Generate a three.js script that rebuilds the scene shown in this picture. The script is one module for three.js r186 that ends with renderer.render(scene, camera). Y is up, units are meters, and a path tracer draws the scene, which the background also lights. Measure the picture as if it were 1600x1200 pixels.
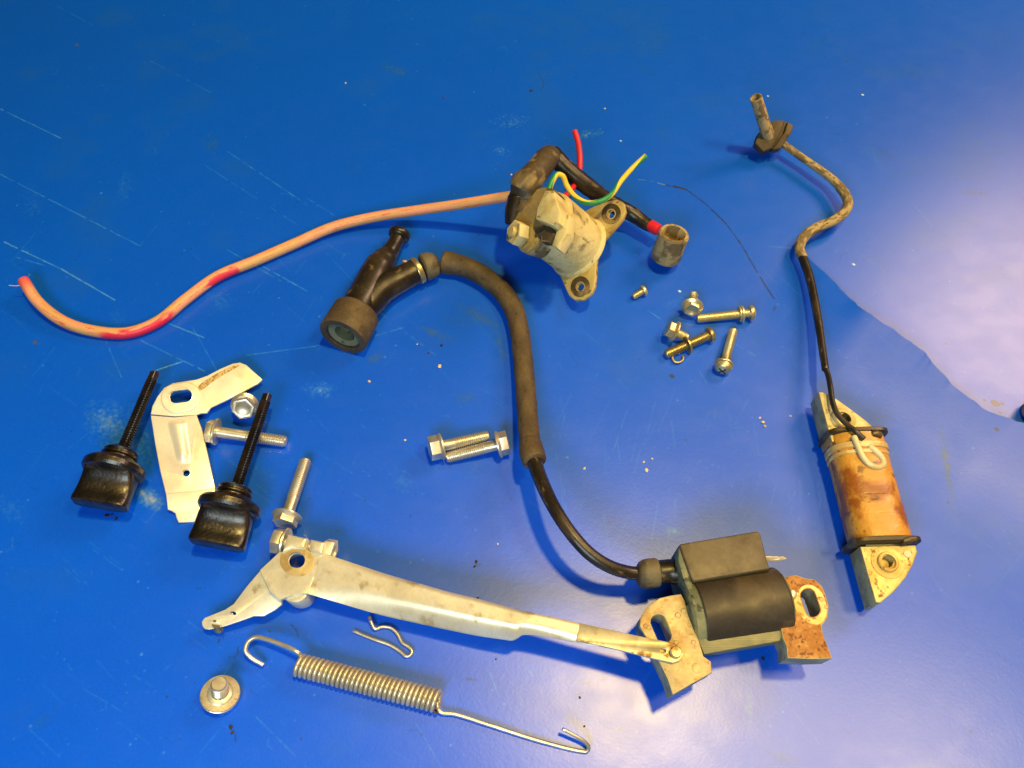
import * as THREE from 'three';
import { mergeGeometries, toCreasedNormals } from 'three/addons/utils/BufferGeometryUtils.js';
import { RectAreaLightUniformsLib } from 'three/addons/lights/RectAreaLightUniformsLib.js';

// ---------- camera: a phone held about 37 cm above the table, tilted 26 degrees from straight down ----------
const scene = new THREE.Scene();
const CAMH = 0.362, FPX = 1230, NAD = [0, 690];           // focal length and foot of the vertical, in pixels of the 1600 x 1200 photograph
const camera = new THREE.PerspectiveCamera(2 * Math.atan(600 / FPX) * 180 / Math.PI, 4 / 3, 0.02, 20);
const Yc = new THREE.Vector3(-NAD[0], NAD[1], FPX).normalize();
const Xc = new THREE.Vector3(1, 0, 0).addScaledVector(Yc, -Yc.x).normalize();
const Zc = Xc.clone().cross(Yc);
camera.position.set(0, CAMH, 0);
camera.quaternion.setFromRotationMatrix(new THREE.Matrix4().set(Xc.x, Xc.y, Xc.z, 0, Yc.x, Yc.y, Yc.z, 0, Zc.x, Zc.y, Zc.z, 0, 0, 0, 0, 1));
camera.updateMatrixWorld();
const V = (x, y, z) => new THREE.Vector3(x, y, z);
function ray(u, v) { return V(u - 800, 600 - v, -FPX).normalize().applyQuaternion(camera.quaternion); }
const renderer = new THREE.WebGLRenderer({ antialias: true });
renderer.toneMapping = THREE.LinearToneMapping;
renderer.toneMappingExposure = 1.1;
renderer.shadowMap.enabled = true;
renderer.outputColorSpace = THREE.SRGBColorSpace;
RectAreaLightUniformsLib.init();

// ---------- light: a dim room, a small ceiling lamp up right, a window-like lamp far right, an added fill panel behind the camera ----------
scene.background = new THREE.Color().setRGB(0.02, 0.021, 0.022);
const from = (u, v, d, p) => V(0, CAMH, 0).addScaledVector(ray(u, v), -d).toArray();
const spot = V(0, CAMH, 0).addScaledVector(ray(1578, 540), -CAMH / ray(1578, 540).y);
const LAMPS = [
  { name: 'ceiling_lamp', at: from(455, 1650, 1.6), to: [0.1, 0, -0.12], w: 0.12, h: 0.12, color: [1, 0.69, 0.2], power: 600, label: 'small square warm ceiling lamp nearly above the camera' },
  { name: 'ceiling_lamp', at: from(-170, 1380, 1.8), to: [0.1, 0, -0.12], w: 0.3, h: 0.3, color: [1, 0.67, 0.24], power: 54, label: 'second warm ceiling lamp further to the right' },
  { name: 'window_lamp', at: spot.clone().addScaledVector(ray(1578, 540).reflect(V(0, 1, 0)), 1.4).toArray(), to: spot.toArray(), w: 0.48, h: 0.4, color: [1, 0.64, 0.4], power: 19, label: 'wide pinkish lamp beyond the right end of the table' },
  { name: 'added_fill_panel', at: [-0.13, 0.45, 0.31], to: [-0.03, 0, -0.02], w: 0.3, h: 0.2, color: [0.74, 0.86, 0.86], power: 14, label: 'added cool fill panel, unseen, low behind the camera' },  // added fill that brightens the shadows, stands for no known lamp
];
for (const L of LAMPS) {
  const light = new THREE.RectAreaLight(new THREE.Color().setRGB(...L.color), L.power, L.w, L.h);
  light.position.set(...L.at); light.lookAt(...L.to); light.name = L.name + '_glow'; scene.add(light);
  const g = new THREE.Group(); g.name = L === LAMPS[1] ? 'ceiling_lamp_001' : L.name; g.position.set(...L.at); g.lookAt(...L.to); // faces +z towards the table
  const fr = new THREE.Mesh(new THREE.BoxGeometry(L.w + 0.04, L.h + 0.04, 0.03), new THREE.MeshStandardMaterial({ color: 0x555555, roughness: 0.6 }));
  fr.position.z = -0.03; fr.name = 'lamp_housing';
  const gl = new THREE.Mesh(new THREE.BoxGeometry(L.w, L.h, 0.006), new THREE.MeshStandardMaterial({ color: 0x222222, emissive: new THREE.Color().setRGB(...L.color), emissiveIntensity: 0.6 }));
  gl.position.z = -0.011; gl.name = 'lamp_glass';
  g.add(fr, gl); g.userData = { label: L.label, category: 'lamp' }; scene.add(g);
  L.group = g;
}

// ---------- helpers ----------
const MM = 0.001;
let seed = 7;
const rnd = () => { seed = (seed * 1664525 + 1013904223) >>> 0; return seed / 4294967296; };
function onPlane(u, v, p, n) { const d = ray(u, v), o = camera.position; return o.clone().addScaledVector(d, p.clone().sub(o).dot(n) / d.dot(n)); }
const UPV = V(0, 1, 0);
function P(u, v, h = 0) { return onPlane(u, v, V(0, h * MM, 0), UPV); }             // a point of the place, h millimetres above the table
const fwd = V(0, 0, -1).applyQuaternion(camera.quaternion);
const scaleAt = (p) => p.clone().sub(camera.position).dot(fwd) / FPX;               // metres per photograph pixel at p
const sc = (u, v, h = 0) => scaleAt(P(u, v, h));

const used = new Map();
function numbered(n) { const k = used.get(n) || 0; used.set(n, k + 1); return k ? `${n}_${String(k).padStart(3, '0')}` : n; }
function thing(name, label, category, at = V(0, 0, 0), group) {
  const g = new THREE.Group(); g.name = numbered(name); g.position.copy(at); scene.add(g);
  g.userData = { label, category }; if (group) g.userData.group = group; return g;
}
function part(name, geo, mat, parent, label) {
  if (!Array.isArray(mat)) geo.clearGroups();          // geo in world coordinates, unless the parent is turned
  const m = new THREE.Mesh(geo, mat); m.name = name; m.castShadow = m.receiveShadow = true;
  if (label) m.userData.label = label;
  if (parent) { let q = parent, off = V(0, 0, 0); while (q) { off.add(q.position); q = q.parent; } if (!parent.userData.own) geo.translate(-off.x, -off.y, -off.z); parent.add(m); }
  return m;
}
function boxUV(g, tile = 0.05) {
  g = g.index ? g.toNonIndexed() : g;
  const p = g.attributes.position, uv = new Float32Array(p.count * 2), a = V(), b = V(), c = V(), n = V();
  for (let i = 0; i < p.count; i += 3) {
    a.fromBufferAttribute(p, i); b.fromBufferAttribute(p, i + 1); c.fromBufferAttribute(p, i + 2);
    n.copy(b).sub(a).cross(c.clone().sub(a)); const x = Math.abs(n.x), y = Math.abs(n.y), z = Math.abs(n.z);
    [a, b, c].forEach((q, k) => { const [s, t] = y >= x && y >= z ? [q.x, q.z] : x >= z ? [q.z, q.y] : [q.x, q.y]; uv[(i + k) * 2] = s / tile; uv[(i + k) * 2 + 1] = t / tile; });
  }
  g.setAttribute('uv', new THREE.BufferAttribute(uv, 2)); return g;
}
const crease = (g, a = 0.6) => toCreasedNormals(g.scale(1e4, 1e4, 1e4), a).scale(1e-4, 1e-4, 1e-4);   // its vertex matching is too coarse for millimetres
const merge = (...gs) => mergeGeometries(gs.map((g) => { g = g.index ? g.toNonIndexed() : g; for (const k of Object.keys(g.attributes)) if (!['position', 'normal', 'uv'].includes(k)) g.deleteAttribute(k); return g; }));

// planes given by three points (photograph pixel, height in mm)
function plane3(a, b, c) { const A = P(...a), n = P(...b).sub(A).cross(P(...c).sub(A)).normalize(); if (n.y < 0) n.negate(); return { p: A, n }; }
function planeAlong(a, b) { const A = P(...a), B = P(...b), d = B.clone().sub(A), side = V(-d.z, 0, d.x); const n = d.clone().cross(side).normalize(); if (n.y < 0) n.negate(); return { p: A, n }; }
const flat = (h) => ({ p: V(0, h * MM, 0), n: UPV.clone() });
const lower = (pl, mm) => ({ p: pl.p.clone().addScaledVector(pl.n, -mm * MM), n: pl.n });
// a plate whose top face has the given outline, thick mm downwards
function plate(pl, outline, thick, { holes = [], bevel = 0.4, curve = 0, segs = 2 } = {}) {
  const X = Math.abs(pl.n.x) > 0.9 ? V(0, 0, 1) : V(1, 0, 0); X.addScaledVector(pl.n, -X.dot(pl.n)).normalize(); const Y = pl.n.clone().cross(X);
  const to = ([u, v]) => { const q = onPlane(u, v, pl.p, pl.n).sub(pl.p); return new THREE.Vector2(q.dot(X), q.dot(Y)); };
  const smooth = (pts, t) => t ? new THREE.CatmullRomCurve3(pts.map((q) => V(q.x, q.y, 0)), true, 'catmullrom', t).getPoints(pts.length * 6).slice(0, -1).map((q) => new THREE.Vector2(q.x, q.y)) : pts;
  const s = new THREE.Shape(smooth(outline.map(to), curve));
  for (const h of holes) s.holes.push(new THREE.Path(smooth(h.map(to), h.sharp ? 0 : 0.5)));
  const b = bevel * MM, t = thick * MM;
  const g = new THREE.ExtrudeGeometry(s, { depth: t - 2 * b, bevelEnabled: b > 0, bevelThickness: b, bevelSize: b, bevelOffset: -b, bevelSegments: segs, curveSegments: 8 });
  g.translate(0, 0, b - t);
  g.applyMatrix4(new THREE.Matrix4().makeBasis(X, Y, pl.n).setPosition(pl.p));
  return boxUV(crease(g, 0.5));
}
const oval = (u, v, ru, rv, turn = 0, n = 20) => [...Array(n)].map((_, i) => { const a = i / n * 2 * Math.PI, x = Math.cos(a) * ru, y = Math.sin(a) * rv; return [u + x * Math.cos(turn) - y * Math.sin(turn), v + x * Math.sin(turn) + y * Math.cos(turn)]; });
const slot = (u0, v0, u1, v1, r, n = 8) => { const a = Math.atan2(v1 - v0, u1 - u0), o = []; for (let i = 0; i <= n; i++) { const t = a + Math.PI / 2 + i / n * Math.PI; o.push([u0 + Math.cos(t) * r, v0 + Math.sin(t) * r]); } for (let i = 0; i <= n; i++) { const t = a - Math.PI / 2 + i / n * Math.PI; o.push([u1 + Math.cos(t) * r, v1 + Math.sin(t) * r]); } return o; };
// a round tube along points [u, v, height mm of its centre or null = lying on the table, radius in pixels]
function sweepPts(pts) { return pts.map(([u, v, h, r]) => { const rr = r * sc(u, v, h ?? 2); return { p: P(u, v, h ?? rr / MM), r: rr }; }); }
function sweep(pts, { seg = 0, round = 16, capA = true, capB = true, straight = false, wob = 0, tile = 0.05, twist = 0 } = {}) {
  const q = pts[0].p ? pts : sweepPts(pts), c = new THREE.CatmullRomCurve3(q.map((a) => a.p), false, 'centripetal');
  const n = seg || Math.max(8, q.length * 6), pos = [], uv = [], idx = []; let nrm = null, len = 0, last = null;
  const row = (p, t, r, l, i) => {
    if (!nrm) { nrm = UPV.clone(); if (Math.abs(t.y) > 0.9) nrm.set(1, 0, 0); }
    nrm.addScaledVector(t, -nrm.dot(t)).normalize(); const b = t.clone().cross(nrm);
    for (let k = 0; k <= round; k++) { const a = k / round * 2 * Math.PI, w = 1 + (wob ? wob * Math.sin(k % round * 12.9898 + i * 3.1) * Math.cos(i * 1.7 + k % round) : 0), e = p.clone().addScaledVector(nrm, Math.cos(a) * r * w).addScaledVector(b, Math.sin(a) * r * w); pos.push(e.x, e.y, e.z); uv.push(tile ? l / tile : i / n, k / round + twist * l / (tile || 1)); }
  };
  let rows = 0;
  for (let i = 0; i <= n; i++) {
    const f = i / n, x = f * (q.length - 1), k = Math.min(q.length - 2, Math.floor(x)), w = x - k;
    const p = straight ? q[k].p.clone().lerp(q[k + 1].p, w) : c.getPoint(f), t = straight ? q[k + 1].p.clone().sub(q[k].p).normalize() : c.getTangent(f), e = w * w * (3 - 2 * w), r = q[k].r + (q[k + 1].r - q[k].r) * (straight ? w : e);
    if (last) len += p.distanceTo(last); last = p;
    if (i === 0 && capA) { row(p, t, 1e-6, len, i); row(p, t, r * 0.9, len, i); row(p.clone().addScaledVector(t, r * 0.1), t, r, len, i); rows += 3; }
    else if (i === n && capB) { row(p.clone().addScaledVector(t, -r * 0.1), t, r, len, i); row(p, t, r * 0.9, len, i); row(p, t, 1e-6, len, i); rows += 3; }
    else { row(p, t, r, len, i); rows++; }
  }
  for (let i = 0; i < rows - 1; i++) for (let k = 0; k < round; k++) { const a = i * (round + 1) + k, b = a + round + 1; idx.push(a, a + 1, b, b, a + 1, b + 1); }
  const g = new THREE.BufferGeometry(); g.setAttribute('position', new THREE.Float32BufferAttribute(pos, 3)); g.setAttribute('uv', new THREE.Float32BufferAttribute(uv, 2)); g.setIndex(idx);
  return crease(g.toNonIndexed(), 0.9);
}
// a body of revolution: profile [radius mm, along mm] about the line from a to b
function basisTo(a, b, roll = 0) { const q = new THREE.Quaternion().setFromUnitVectors(UPV, b.clone().sub(a).normalize()); if (roll) q.multiply(new THREE.Quaternion().setFromAxisAngle(UPV, roll)); return new THREE.Matrix4().compose(a, q, V(1, 1, 1)); }
function turned(profile, a, b, { seg = 28, angle = 0.5, roll = 0 } = {}) { const g = new THREE.LatheGeometry(profile.map(([r, y]) => new THREE.Vector2(Math.max(r, 1e-4) * MM, y * MM)), seg); return boxUV(crease(g.toNonIndexed(), angle).applyMatrix4(basisTo(a, b, roll))); }
function hexPrism(af, h, a, b, { roll = 0, hole = 0, chamfer = 0.5, y0 = 0 } = {}) {
  const R = af / Math.sqrt(3), s = new THREE.Shape([...Array(6)].map((_, i) => new THREE.Vector2(Math.cos(i * Math.PI / 3) * R * MM, Math.sin(i * Math.PI / 3) * R * MM)));
  if (hole) { const p = new THREE.Path(); p.absarc(0, 0, hole * MM, 0, 2 * Math.PI, true); s.holes.push(p); }
  const c = chamfer * MM, g = new THREE.ExtrudeGeometry(s, { depth: h * MM - 2 * c, bevelThickness: c, bevelSize: c, bevelOffset: -c, bevelSegments: 2, curveSegments: 16 });
  g.translate(0, 0, c + y0 * MM); g.rotateX(-Math.PI / 2);
  return boxUV(crease(g, 0.4).applyMatrix4(basisTo(a, b, roll)));
}

// ---------- procedural textures ----------
const hash = (x, y, s) => { let h = (x * 374761393 + y * 668265263 + s * 974634733) | 0; h = Math.imul(h ^ (h >>> 13), 1274126177); return ((h ^ (h >>> 16)) >>> 0) / 4294967296; };
function vnoise(x, y, per, s) { const xi = Math.floor(x), yi = Math.floor(y), fx = x - xi, fy = y - yi, w = (t) => ((t % per) + per) % per, e = (t) => t * t * (3 - 2 * t); const a = hash(w(xi), w(yi), s), b = hash(w(xi + 1), w(yi), s), c = hash(w(xi), w(yi + 1), s), d = hash(w(xi + 1), w(yi + 1), s); return (a + (b - a) * e(fx)) * (1 - e(fy)) + (c + (d - c) * e(fx)) * e(fy); }
function fbm(u, v, per, s, oct = 5) { let a = 0, w = 0.5, t = 0; for (let o = 0; o < oct; o++) { a += w * vnoise(u * per, v * per, per, s + o); t += w; w *= 0.55; per *= 2; } return a / t; }
const sm = (a, b, x) => { const t = Math.min(1, Math.max(0, (x - a) / (b - a))); return t * t * (3 - 2 * t); };
const mixc = (a, b, t) => a.map((x, i) => x + (b[i] - x) * t);
function tex(w, h, f, srgb = true) {
  const d = new Uint8Array(w * h * 4);
  for (let y = 0; y < h; y++) for (let x = 0; x < w; x++) { const c = f(x / w, y / h); for (let k = 0; k < 3; k++) d[(y * w + x) * 4 + k] = Math.max(0, Math.min(255, c[k])); d[(y * w + x) * 4 + 3] = 255; }
  const t = new THREE.DataTexture(d, w, h); t.wrapS = t.wrapT = THREE.RepeatWrapping; t.magFilter = THREE.LinearFilter; t.minFilter = THREE.LinearFilter; if (srgb) t.colorSpace = THREE.SRGBColorSpace; t.needsUpdate = true; return t;
}
// base colour with patches of a second colour and fine grain of a third
function patchTex(a, b, { per = 4, lo = 0.45, hi = 0.6, s = 1, c = null, clo = 0.6, chi = 0.66, cper = 16, grain = 10, n = 384 } = {}) {
  return tex(n, n, (u, v) => { let k = mixc(a, b, sm(lo, hi, fbm(u, v, per, s))); if (c) k = mixc(k, c, sm(clo, chi, fbm(u, v, cper, s + 30))); const g = (fbm(u, v, 48, s + 60, 2) - 0.5) * 2 * grain; return k.map((x) => x + g); });
}
const bumpT = tex(256, 256, (u, v) => Array(3).fill(255 * (0.6 * fbm(u, v, 12, 91) + 0.4 * fbm(u, v, 48, 92, 2))), false);
const smudge = (lo, hi, s, per = 6) => tex(256, 256, (u, v) => { const q = 255 * (lo + (hi - lo) * sm(0.3, 0.7, fbm(u, v, per, s))); return [q, q, q]; }, false);
const roughA = smudge(0.75, 1, 41), roughB = smudge(0.45, 1, 42);
function mat(map, roughness, metalness = 0, o = {}) { return new THREE.MeshPhysicalMaterial({ map, roughness, metalness, roughnessMap: o.roughnessMap ?? roughA, bumpMap: bumpT, bumpScale: (o.bump ?? 0.00012) * 0.5, side: THREE.DoubleSide, ...Object.fromEntries(Object.entries(o).filter(([k]) => !['bump', 'roughnessMap'].includes(k))) }); }

const M = {
  zinc: mat(patchTex([214, 210, 196], [190, 184, 166], { s: 3, per: 6, lo: 0.4, hi: 0.75, grain: 6 }), 0.42, 0.75, { bump: 0.00004 }),
  grimyZinc: mat(patchTex([222, 218, 204], [186, 178, 154], { s: 4, per: 2, lo: 0.45, hi: 0.7, c: [120, 108, 80], clo: 0.64, chi: 0.85, grain: 8 }), 0.42, 0.6, { bump: 0.00004 }),
  gold: mat(patchTex([224, 214, 172], [200, 184, 134], { s: 5, per: 6, lo: 0.4, hi: 0.7, grain: 6 }), 0.42, 0.75, { bump: 0.00004 }),
  dullgold: mat(patchTex([190, 176, 130], [156, 138, 92], { s: 6, per: 6, lo: 0.4, hi: 0.7, grain: 8 }), 0.45, 0.8, { bump: 0.00006 }),
  lever: mat(patchTex([222, 218, 198], [212, 206, 182], { s: 8, per: 3, lo: 0.4, hi: 0.7, c: [164, 148, 106], clo: 0.62, chi: 0.9, cper: 7, grain: 7 }), 0.42, 0.4, { bump: 0.00004 }),
  leverEnd: mat(patchTex([214, 207, 180], [190, 178, 138], { s: 9, per: 4, lo: 0.42, hi: 0.64, c: [112, 84, 46], clo: 0.56, chi: 0.8, cper: 10, grain: 8 }), 0.45, 0.6, { bump: 0.00006 }),
  bare: mat(patchTex([238, 233, 218], [226, 217, 194], { s: 10, per: 3, lo: 0.45, hi: 0.7, grain: 4 }), 0.4, 0.35, { bump: 0.00003 }),
  soot: mat(patchTex([190, 170, 132], [132, 106, 66], { s: 11, per: 60, lo: 0.3, hi: 0.75, grain: 12 }), 0.45, 0.5, { bump: 0.00005 }),
  ring: mat(patchTex([196, 178, 128], [172, 148, 96], { s: 12, per: 8, grain: 6 }), 0.6, 0.3),
  rubber: mat(patchTex([32, 27, 20], [62, 52, 36], { s: 13, per: 5, lo: 0.35, hi: 0.8, c: [92, 78, 52], clo: 0.66, chi: 0.84, cper: 10, grain: 6 }), 0.42, 0, { bump: 0.00012 }),
  rubberDust: mat(patchTex([70, 58, 40], [94, 78, 52], { s: 14, per: 5, lo: 0.3, hi: 0.8, c: [50, 42, 30], clo: 0.66, chi: 0.85, grain: 8 }), 0.8, 0, { bump: 0.00015 }),
  rubberTan: mat(patchTex([168, 150, 106], [112, 96, 64], { s: 15, per: 6, lo: 0.46, hi: 0.6, c: [66, 56, 40], clo: 0.62, chi: 0.82, grain: 9 }), 0.85, 0, { bump: 0.00015 }),
  greyRubber: mat(patchTex([98, 90, 68], [66, 58, 42], { s: 16, grain: 6 }), 0.8),
  wetBlack: mat(patchTex([16, 13, 10], [46, 35, 22], { s: 17, per: 6, lo: 0.42, hi: 0.75, grain: 5 }), 0.42, 0, { clearcoat: 0.35, clearcoatRoughness: 0.25, bump: 0.0005 }),
  wireBlack: mat(patchTex([30, 27, 22], [62, 54, 40], { s: 18, grain: 5 }), 0.45),
  coilBlack: mat(patchTex([50, 44, 36], [78, 68, 52], { s: 19, per: 3, lo: 0.4, hi: 0.75, c: [104, 94, 74], clo: 0.7, chi: 0.85, cper: 3, grain: 5 }), 0.6, 0, { bump: 0.00008 }),
  coilBrown: mat(patchTex([92, 82, 62], [74, 65, 48], { s: 20, per: 3, grain: 5 }), 0.6, 0, { bump: 0.00008 }),
  epoxy: mat(patchTex([92, 100, 78], [120, 122, 92], { s: 21, per: 5, c: [52, 54, 44], clo: 0.66, chi: 0.72, grain: 7 }), 0.7),
  rustTan: mat(patchTex([178, 160, 116], [164, 134, 82], { s: 22, per: 6, lo: 0.5, hi: 0.7, c: [146, 104, 54], clo: 0.64, chi: 0.86, cper: 32, grain: 12 }), 0.6, 0.25, { bump: 0.0002 }),
  rust: mat(patchTex([160, 108, 50], [188, 142, 80], { s: 23, per: 8, lo: 0.48, hi: 0.7, c: [112, 68, 30], clo: 0.58, chi: 0.74, cper: 32, grain: 14 }), 0.7, 0.15, { bump: 0.00025 }),
  coreGrey: mat(patchTex([206, 194, 148], [186, 168, 112], { s: 44, per: 4, lo: 0.45, hi: 0.7, c: [130, 112, 66], clo: 0.6, chi: 0.85, cper: 20, grain: 8 }), 0.55, 0.3, { bump: 0.00015 }),
  side: mat(patchTex([172, 166, 126], [146, 138, 100], { s: 45, per: 6, grain: 8 }), 0.6, 0.2),
  coreYellow: mat(patchTex([206, 186, 124], [188, 158, 88], { s: 24, per: 4, lo: 0.48, hi: 0.7, c: [116, 84, 34], clo: 0.6, chi: 0.8, cper: 24, grain: 8 }), 0.55, 0.3, { bump: 0.00015 }),
  laminate: mat(tex(128, 128, (u, v) => { const k = Math.abs(((v * 56) % 1) - 0.5) * 2, n = fbm(u, v, 8, 25); return mixc([96, 98, 74], [142, 138, 104], 0.6 * sm(0.2, 0.7, k) + 0.5 * (n - 0.3)); }), 0.6, 0.2),
  winding: mat(patchTex([190, 138, 50], [142, 82, 24], { s: 26, per: 5, lo: 0.46, hi: 0.72, c: [104, 68, 32], clo: 0.62, chi: 0.8, cper: 9, grain: 8 }), 0.5, 0, { clearcoat: 0.35, clearcoatRoughness: 0.3, bump: 0.0005 }),
  bobbin: mat(patchTex([52, 44, 30], [84, 70, 44], { s: 27, grain: 6 }), 0.5),
  tape: mat(patchTex([216, 200, 150], [184, 156, 100], { s: 28, per: 5, grain: 6 }), 0.55),
  whiteSleeve: mat(patchTex([214, 202, 164], [194, 178, 134], { s: 29, grain: 4 }), 0.4),
  dust: mat(patchTex([208, 196, 144], [182, 168, 114], { s: 31, per: 6, lo: 0.4, hi: 0.7, c: [112, 100, 70], clo: 0.56, chi: 0.82, cper: 8, grain: 8 }), 0.85, 0, { bump: 0.00015 }),
  dustPlate: mat(patchTex([202, 184, 120], [178, 152, 86], { s: 32, per: 5, lo: 0.45, hi: 0.65, c: [130, 100, 50], clo: 0.66, chi: 0.78, cper: 12, grain: 8 }), 0.65, 0.25, { bump: 0.00012 }),
  dustDark: mat(patchTex([142, 124, 82], [70, 60, 42], { s: 33, per: 4, lo: 0.42, hi: 0.6, grain: 9 }), 0.7, 0, { bump: 0.0002 }),
  red: mat(patchTex([206, 36, 50], [188, 44, 52], { s: 34, grain: 5 }), 0.45),
  brown: mat(patchTex([188, 132, 98], [164, 108, 76], { s: 35, grain: 6 }), 0.6),
  crumb: mat(patchTex([214, 200, 164], [178, 152, 108], { s: 36, grain: 8 }), 0.9),
  grit: mat(patchTex([40, 32, 26], [66, 50, 38], { s: 37, grain: 8 }), 0.9),
};
M.stripe = mat(tex(256, 64, (u, v) => { const k = Math.abs(v - 0.5) * 2; return mixc([226, 198, 62], [40, 138, 84], sm(0.52, 0.6, k)).map((x) => x + (fbm(u, v, 8, 51) - 0.5) * 24); }), 0.5);
M.pink = mat(tex(1024, 64, (u, v) => {
  const n = fbm(u * 4 % 1, v, 8, 52), dusty = mixc([224, 156, 128], [200, 162, 104], sm(0.35, 0.65, fbm(u, v, 16, 53)));
  const edge = (c, w) => sm(w, w * 0.7, Math.abs(u - c) + (n - 0.5) * 0.03), side = sm(0.0, 0.1, v + (n - 0.5) * 0.3) * sm(0.65, 0.5, v);
  const bare = Math.max(edge(0.315, 0.085) * side, edge(0.505, 0.035) * side * 0.9, sm(0.05, 0, u) * 0.6, sm(0.66, 0.72, fbm(u, v, 32, 54)) * 0.5);
  return mixc(dusty, [212, 38, 74], bare).map((x) => x + (hash(u * 1024 | 0, v * 64 | 0, 3) - 0.5) * 14);
}), 0.6);

// ---------- the table: scratched, dusty blue board ----------
const TX0 = -0.44, TZ0 = -0.56, TW = 0.92, TH = 0.69, CW = 2048, CH = 1536;
const canvas = document.createElement('canvas'); canvas.width = CW; canvas.height = CH;
const cx = canvas.getContext('2d');
const img = cx.createImageData(CW, CH);
for (let y = 0; y < CH; y++) for (let x = 0; x < CW; x++) {
  const u = x / CW, v = y / CH, n = fbm(u, v, 6, 61, 4) - 0.5, f = hash(x, y, 62) - 0.5, d = sm(0.56, 0.8, fbm(u, v, 24, 63, 4));
  const c = mixc([0, 86 + n * 10 + f * 6, 226 + n * 14 + f * 12], [50, 90, 170], d * 0.16), i = (y * CW + x) * 4;
  img.data[i] = c[0]; img.data[i + 1] = c[1]; img.data[i + 2] = c[2]; img.data[i + 3] = 255;
}
cx.putImageData(img, 0, 0);
const onT = (u, v) => { const p = P(u, v); return [(p.x - TX0) / TW * CW, (p.z - TZ0) / TH * CH]; };
function mark(pts, color, w, broken = 0) {
  for (let i = 0; i + 1 < pts.length; i++) {
    const [a, b] = pts[i], [c, d] = pts[i + 1], n = Math.max(2, Math.hypot(c - a, d - b) / 6 | 0);
    for (let k = 0; k < n; k++) { if (rnd() < broken) continue; const j = () => (rnd() - 0.5) * 0.7, s = onT(a + (c - a) * k / n + j(), b + (d - b) * k / n + j()), e = onT(a + (c - a) * (k + 1) / n, b + (d - b) * (k + 1) / n); cx.strokeStyle = color; cx.lineWidth = w * (0.6 + rnd() * 0.7); cx.beginPath(); cx.moveTo(...s); cx.lineTo(...e); cx.stroke(); }
  }
}
const pale = 'rgba(130,185,228,', brownish = 'rgba(120,92,62,';
for (const [a, w, b, ...p] of [
  [0.6, 1.3, 0.05, 0, 170, 95, 216], [0.45, 1.2, 0.1, 0, 272, 220, 385], [0.7, 1.5, 0.02, 0, 375, 95, 420, 180, 469], [0.5, 1, 0.15, 20, 400, 70, 415], [0.3, 1, 0.25, 320, 258, 540, 400],
  [0.45, 1.1, 0.12, 350, 233, 480, 320], [0.3, 1, 0.2, 480, 310, 560, 360], [0.55, 1.2, 0.1, 400, 410, 480, 455], [0.45, 1.2, 0.08, 355, 390, 440, 440], [0.6, 1.3, 0.05, 255, 502, 325, 530],
  [0.5, 1.2, 0.08, 220, 532, 320, 580], [0.4, 1, 0.1, 160, 520, 190, 590], [0.35, 1, 0.1, 300, 510, 345, 590], [0.45, 1, 0.08, 385, 555, 500, 540], [0.4, 1, 0.1, 585, 525, 630, 512],
  [0.3, 1, 0.2, 90, 10, 150, 42], [0.25, 1, 0.2, 235, 95, 330, 145], [0.8, 1.6, 0.05, 235, 592, 245, 578, 285, 565], [0.3, 0.9, 0.3, 1005, 690, 990, 740], [0.3, 0.9, 0.3, 980, 640, 960, 700, 945, 725],
  [0.5, 1.1, 0.1, 1012, 485, 1032, 498], [0.4, 1, 0.1, 1150, 538, 1180, 556], [0.3, 1, 0.1, 1090, 575, 1105, 600], [0.4, 1, 0.1, 765, 1050, 780, 1090], [0.35, 1, 0.1, 820, 1040, 838, 1062],
  [0.3, 1, 0.15, 400, 1120, 480, 1200], [0.3, 1, 0.15, 650, 1130, 690, 1200], [0.35, 1, 0.1, 1430, 322, 1458, 356], [0.25, 1, 0.2, 300, 440, 350, 480], [0.3, 1, 0.2, 570, 470, 700, 570],
]) { const pts = []; for (let i = 0; i < p.length; i += 2) pts.push([p[i], p[i + 1]]); mark(pts, pale + a * 0.95 + ')', w * 0.9, b); }
for (let i = 0; i < 260; i++) { const u = rnd() * 1600, v = 330 + rnd() * 870, t = rnd() < 0.7 ? 0.5 + rnd() * 0.4 : -0.6 - rnd() * 0.5, l = 10 + rnd() * 60; mark([[u, v], [u + Math.cos(t) * l, v + Math.sin(t) * l]], pale + (0.05 + rnd() * 0.13) + ')', 0.9, 0.15); }
for (let i = 0; i < 70; i++) { const u = 850 + rnd() * 450, v = 650 + rnd() * 250, t = -1 - rnd() * 0.8, l = 10 + rnd() * 70; mark([[u, v], [u + Math.cos(t) * l, v + Math.sin(t) * l]], pale + (0.08 + rnd() * 0.14) + ')', 0.9, 0.15); }
function smear(u, v, ru, rv, turn, color, n, size = 1.4) { for (let i = 0; i < n; i++) { const a = rnd() * 6.283, r = Math.sqrt(-2 * Math.log(1 - rnd() * 0.95)) * 0.5, x = Math.cos(a) * r * ru, y = Math.sin(a) * r * rv, q = onT(u + x * Math.cos(turn) - y * Math.sin(turn), v + x * Math.sin(turn) + y * Math.cos(turn)); cx.fillStyle = color; cx.beginPath(); cx.ellipse(q[0], q[1], size * (0.4 + rnd() * 1.3), size * (0.4 + rnd()), rnd() * 3, 0, 6.3); cx.fill(); } }
smear(190, 680, 60, 40, 0.8, 'rgba(190,170,150,0.06)', 700, 1.8); smear(235, 780, 22, 14, 0.5, 'rgba(200,180,150,0.1)', 260, 1.6); smear(165, 660, 30, 24, 0.2, 'rgba(200,180,165,0.07)', 260, 1.5);
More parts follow.
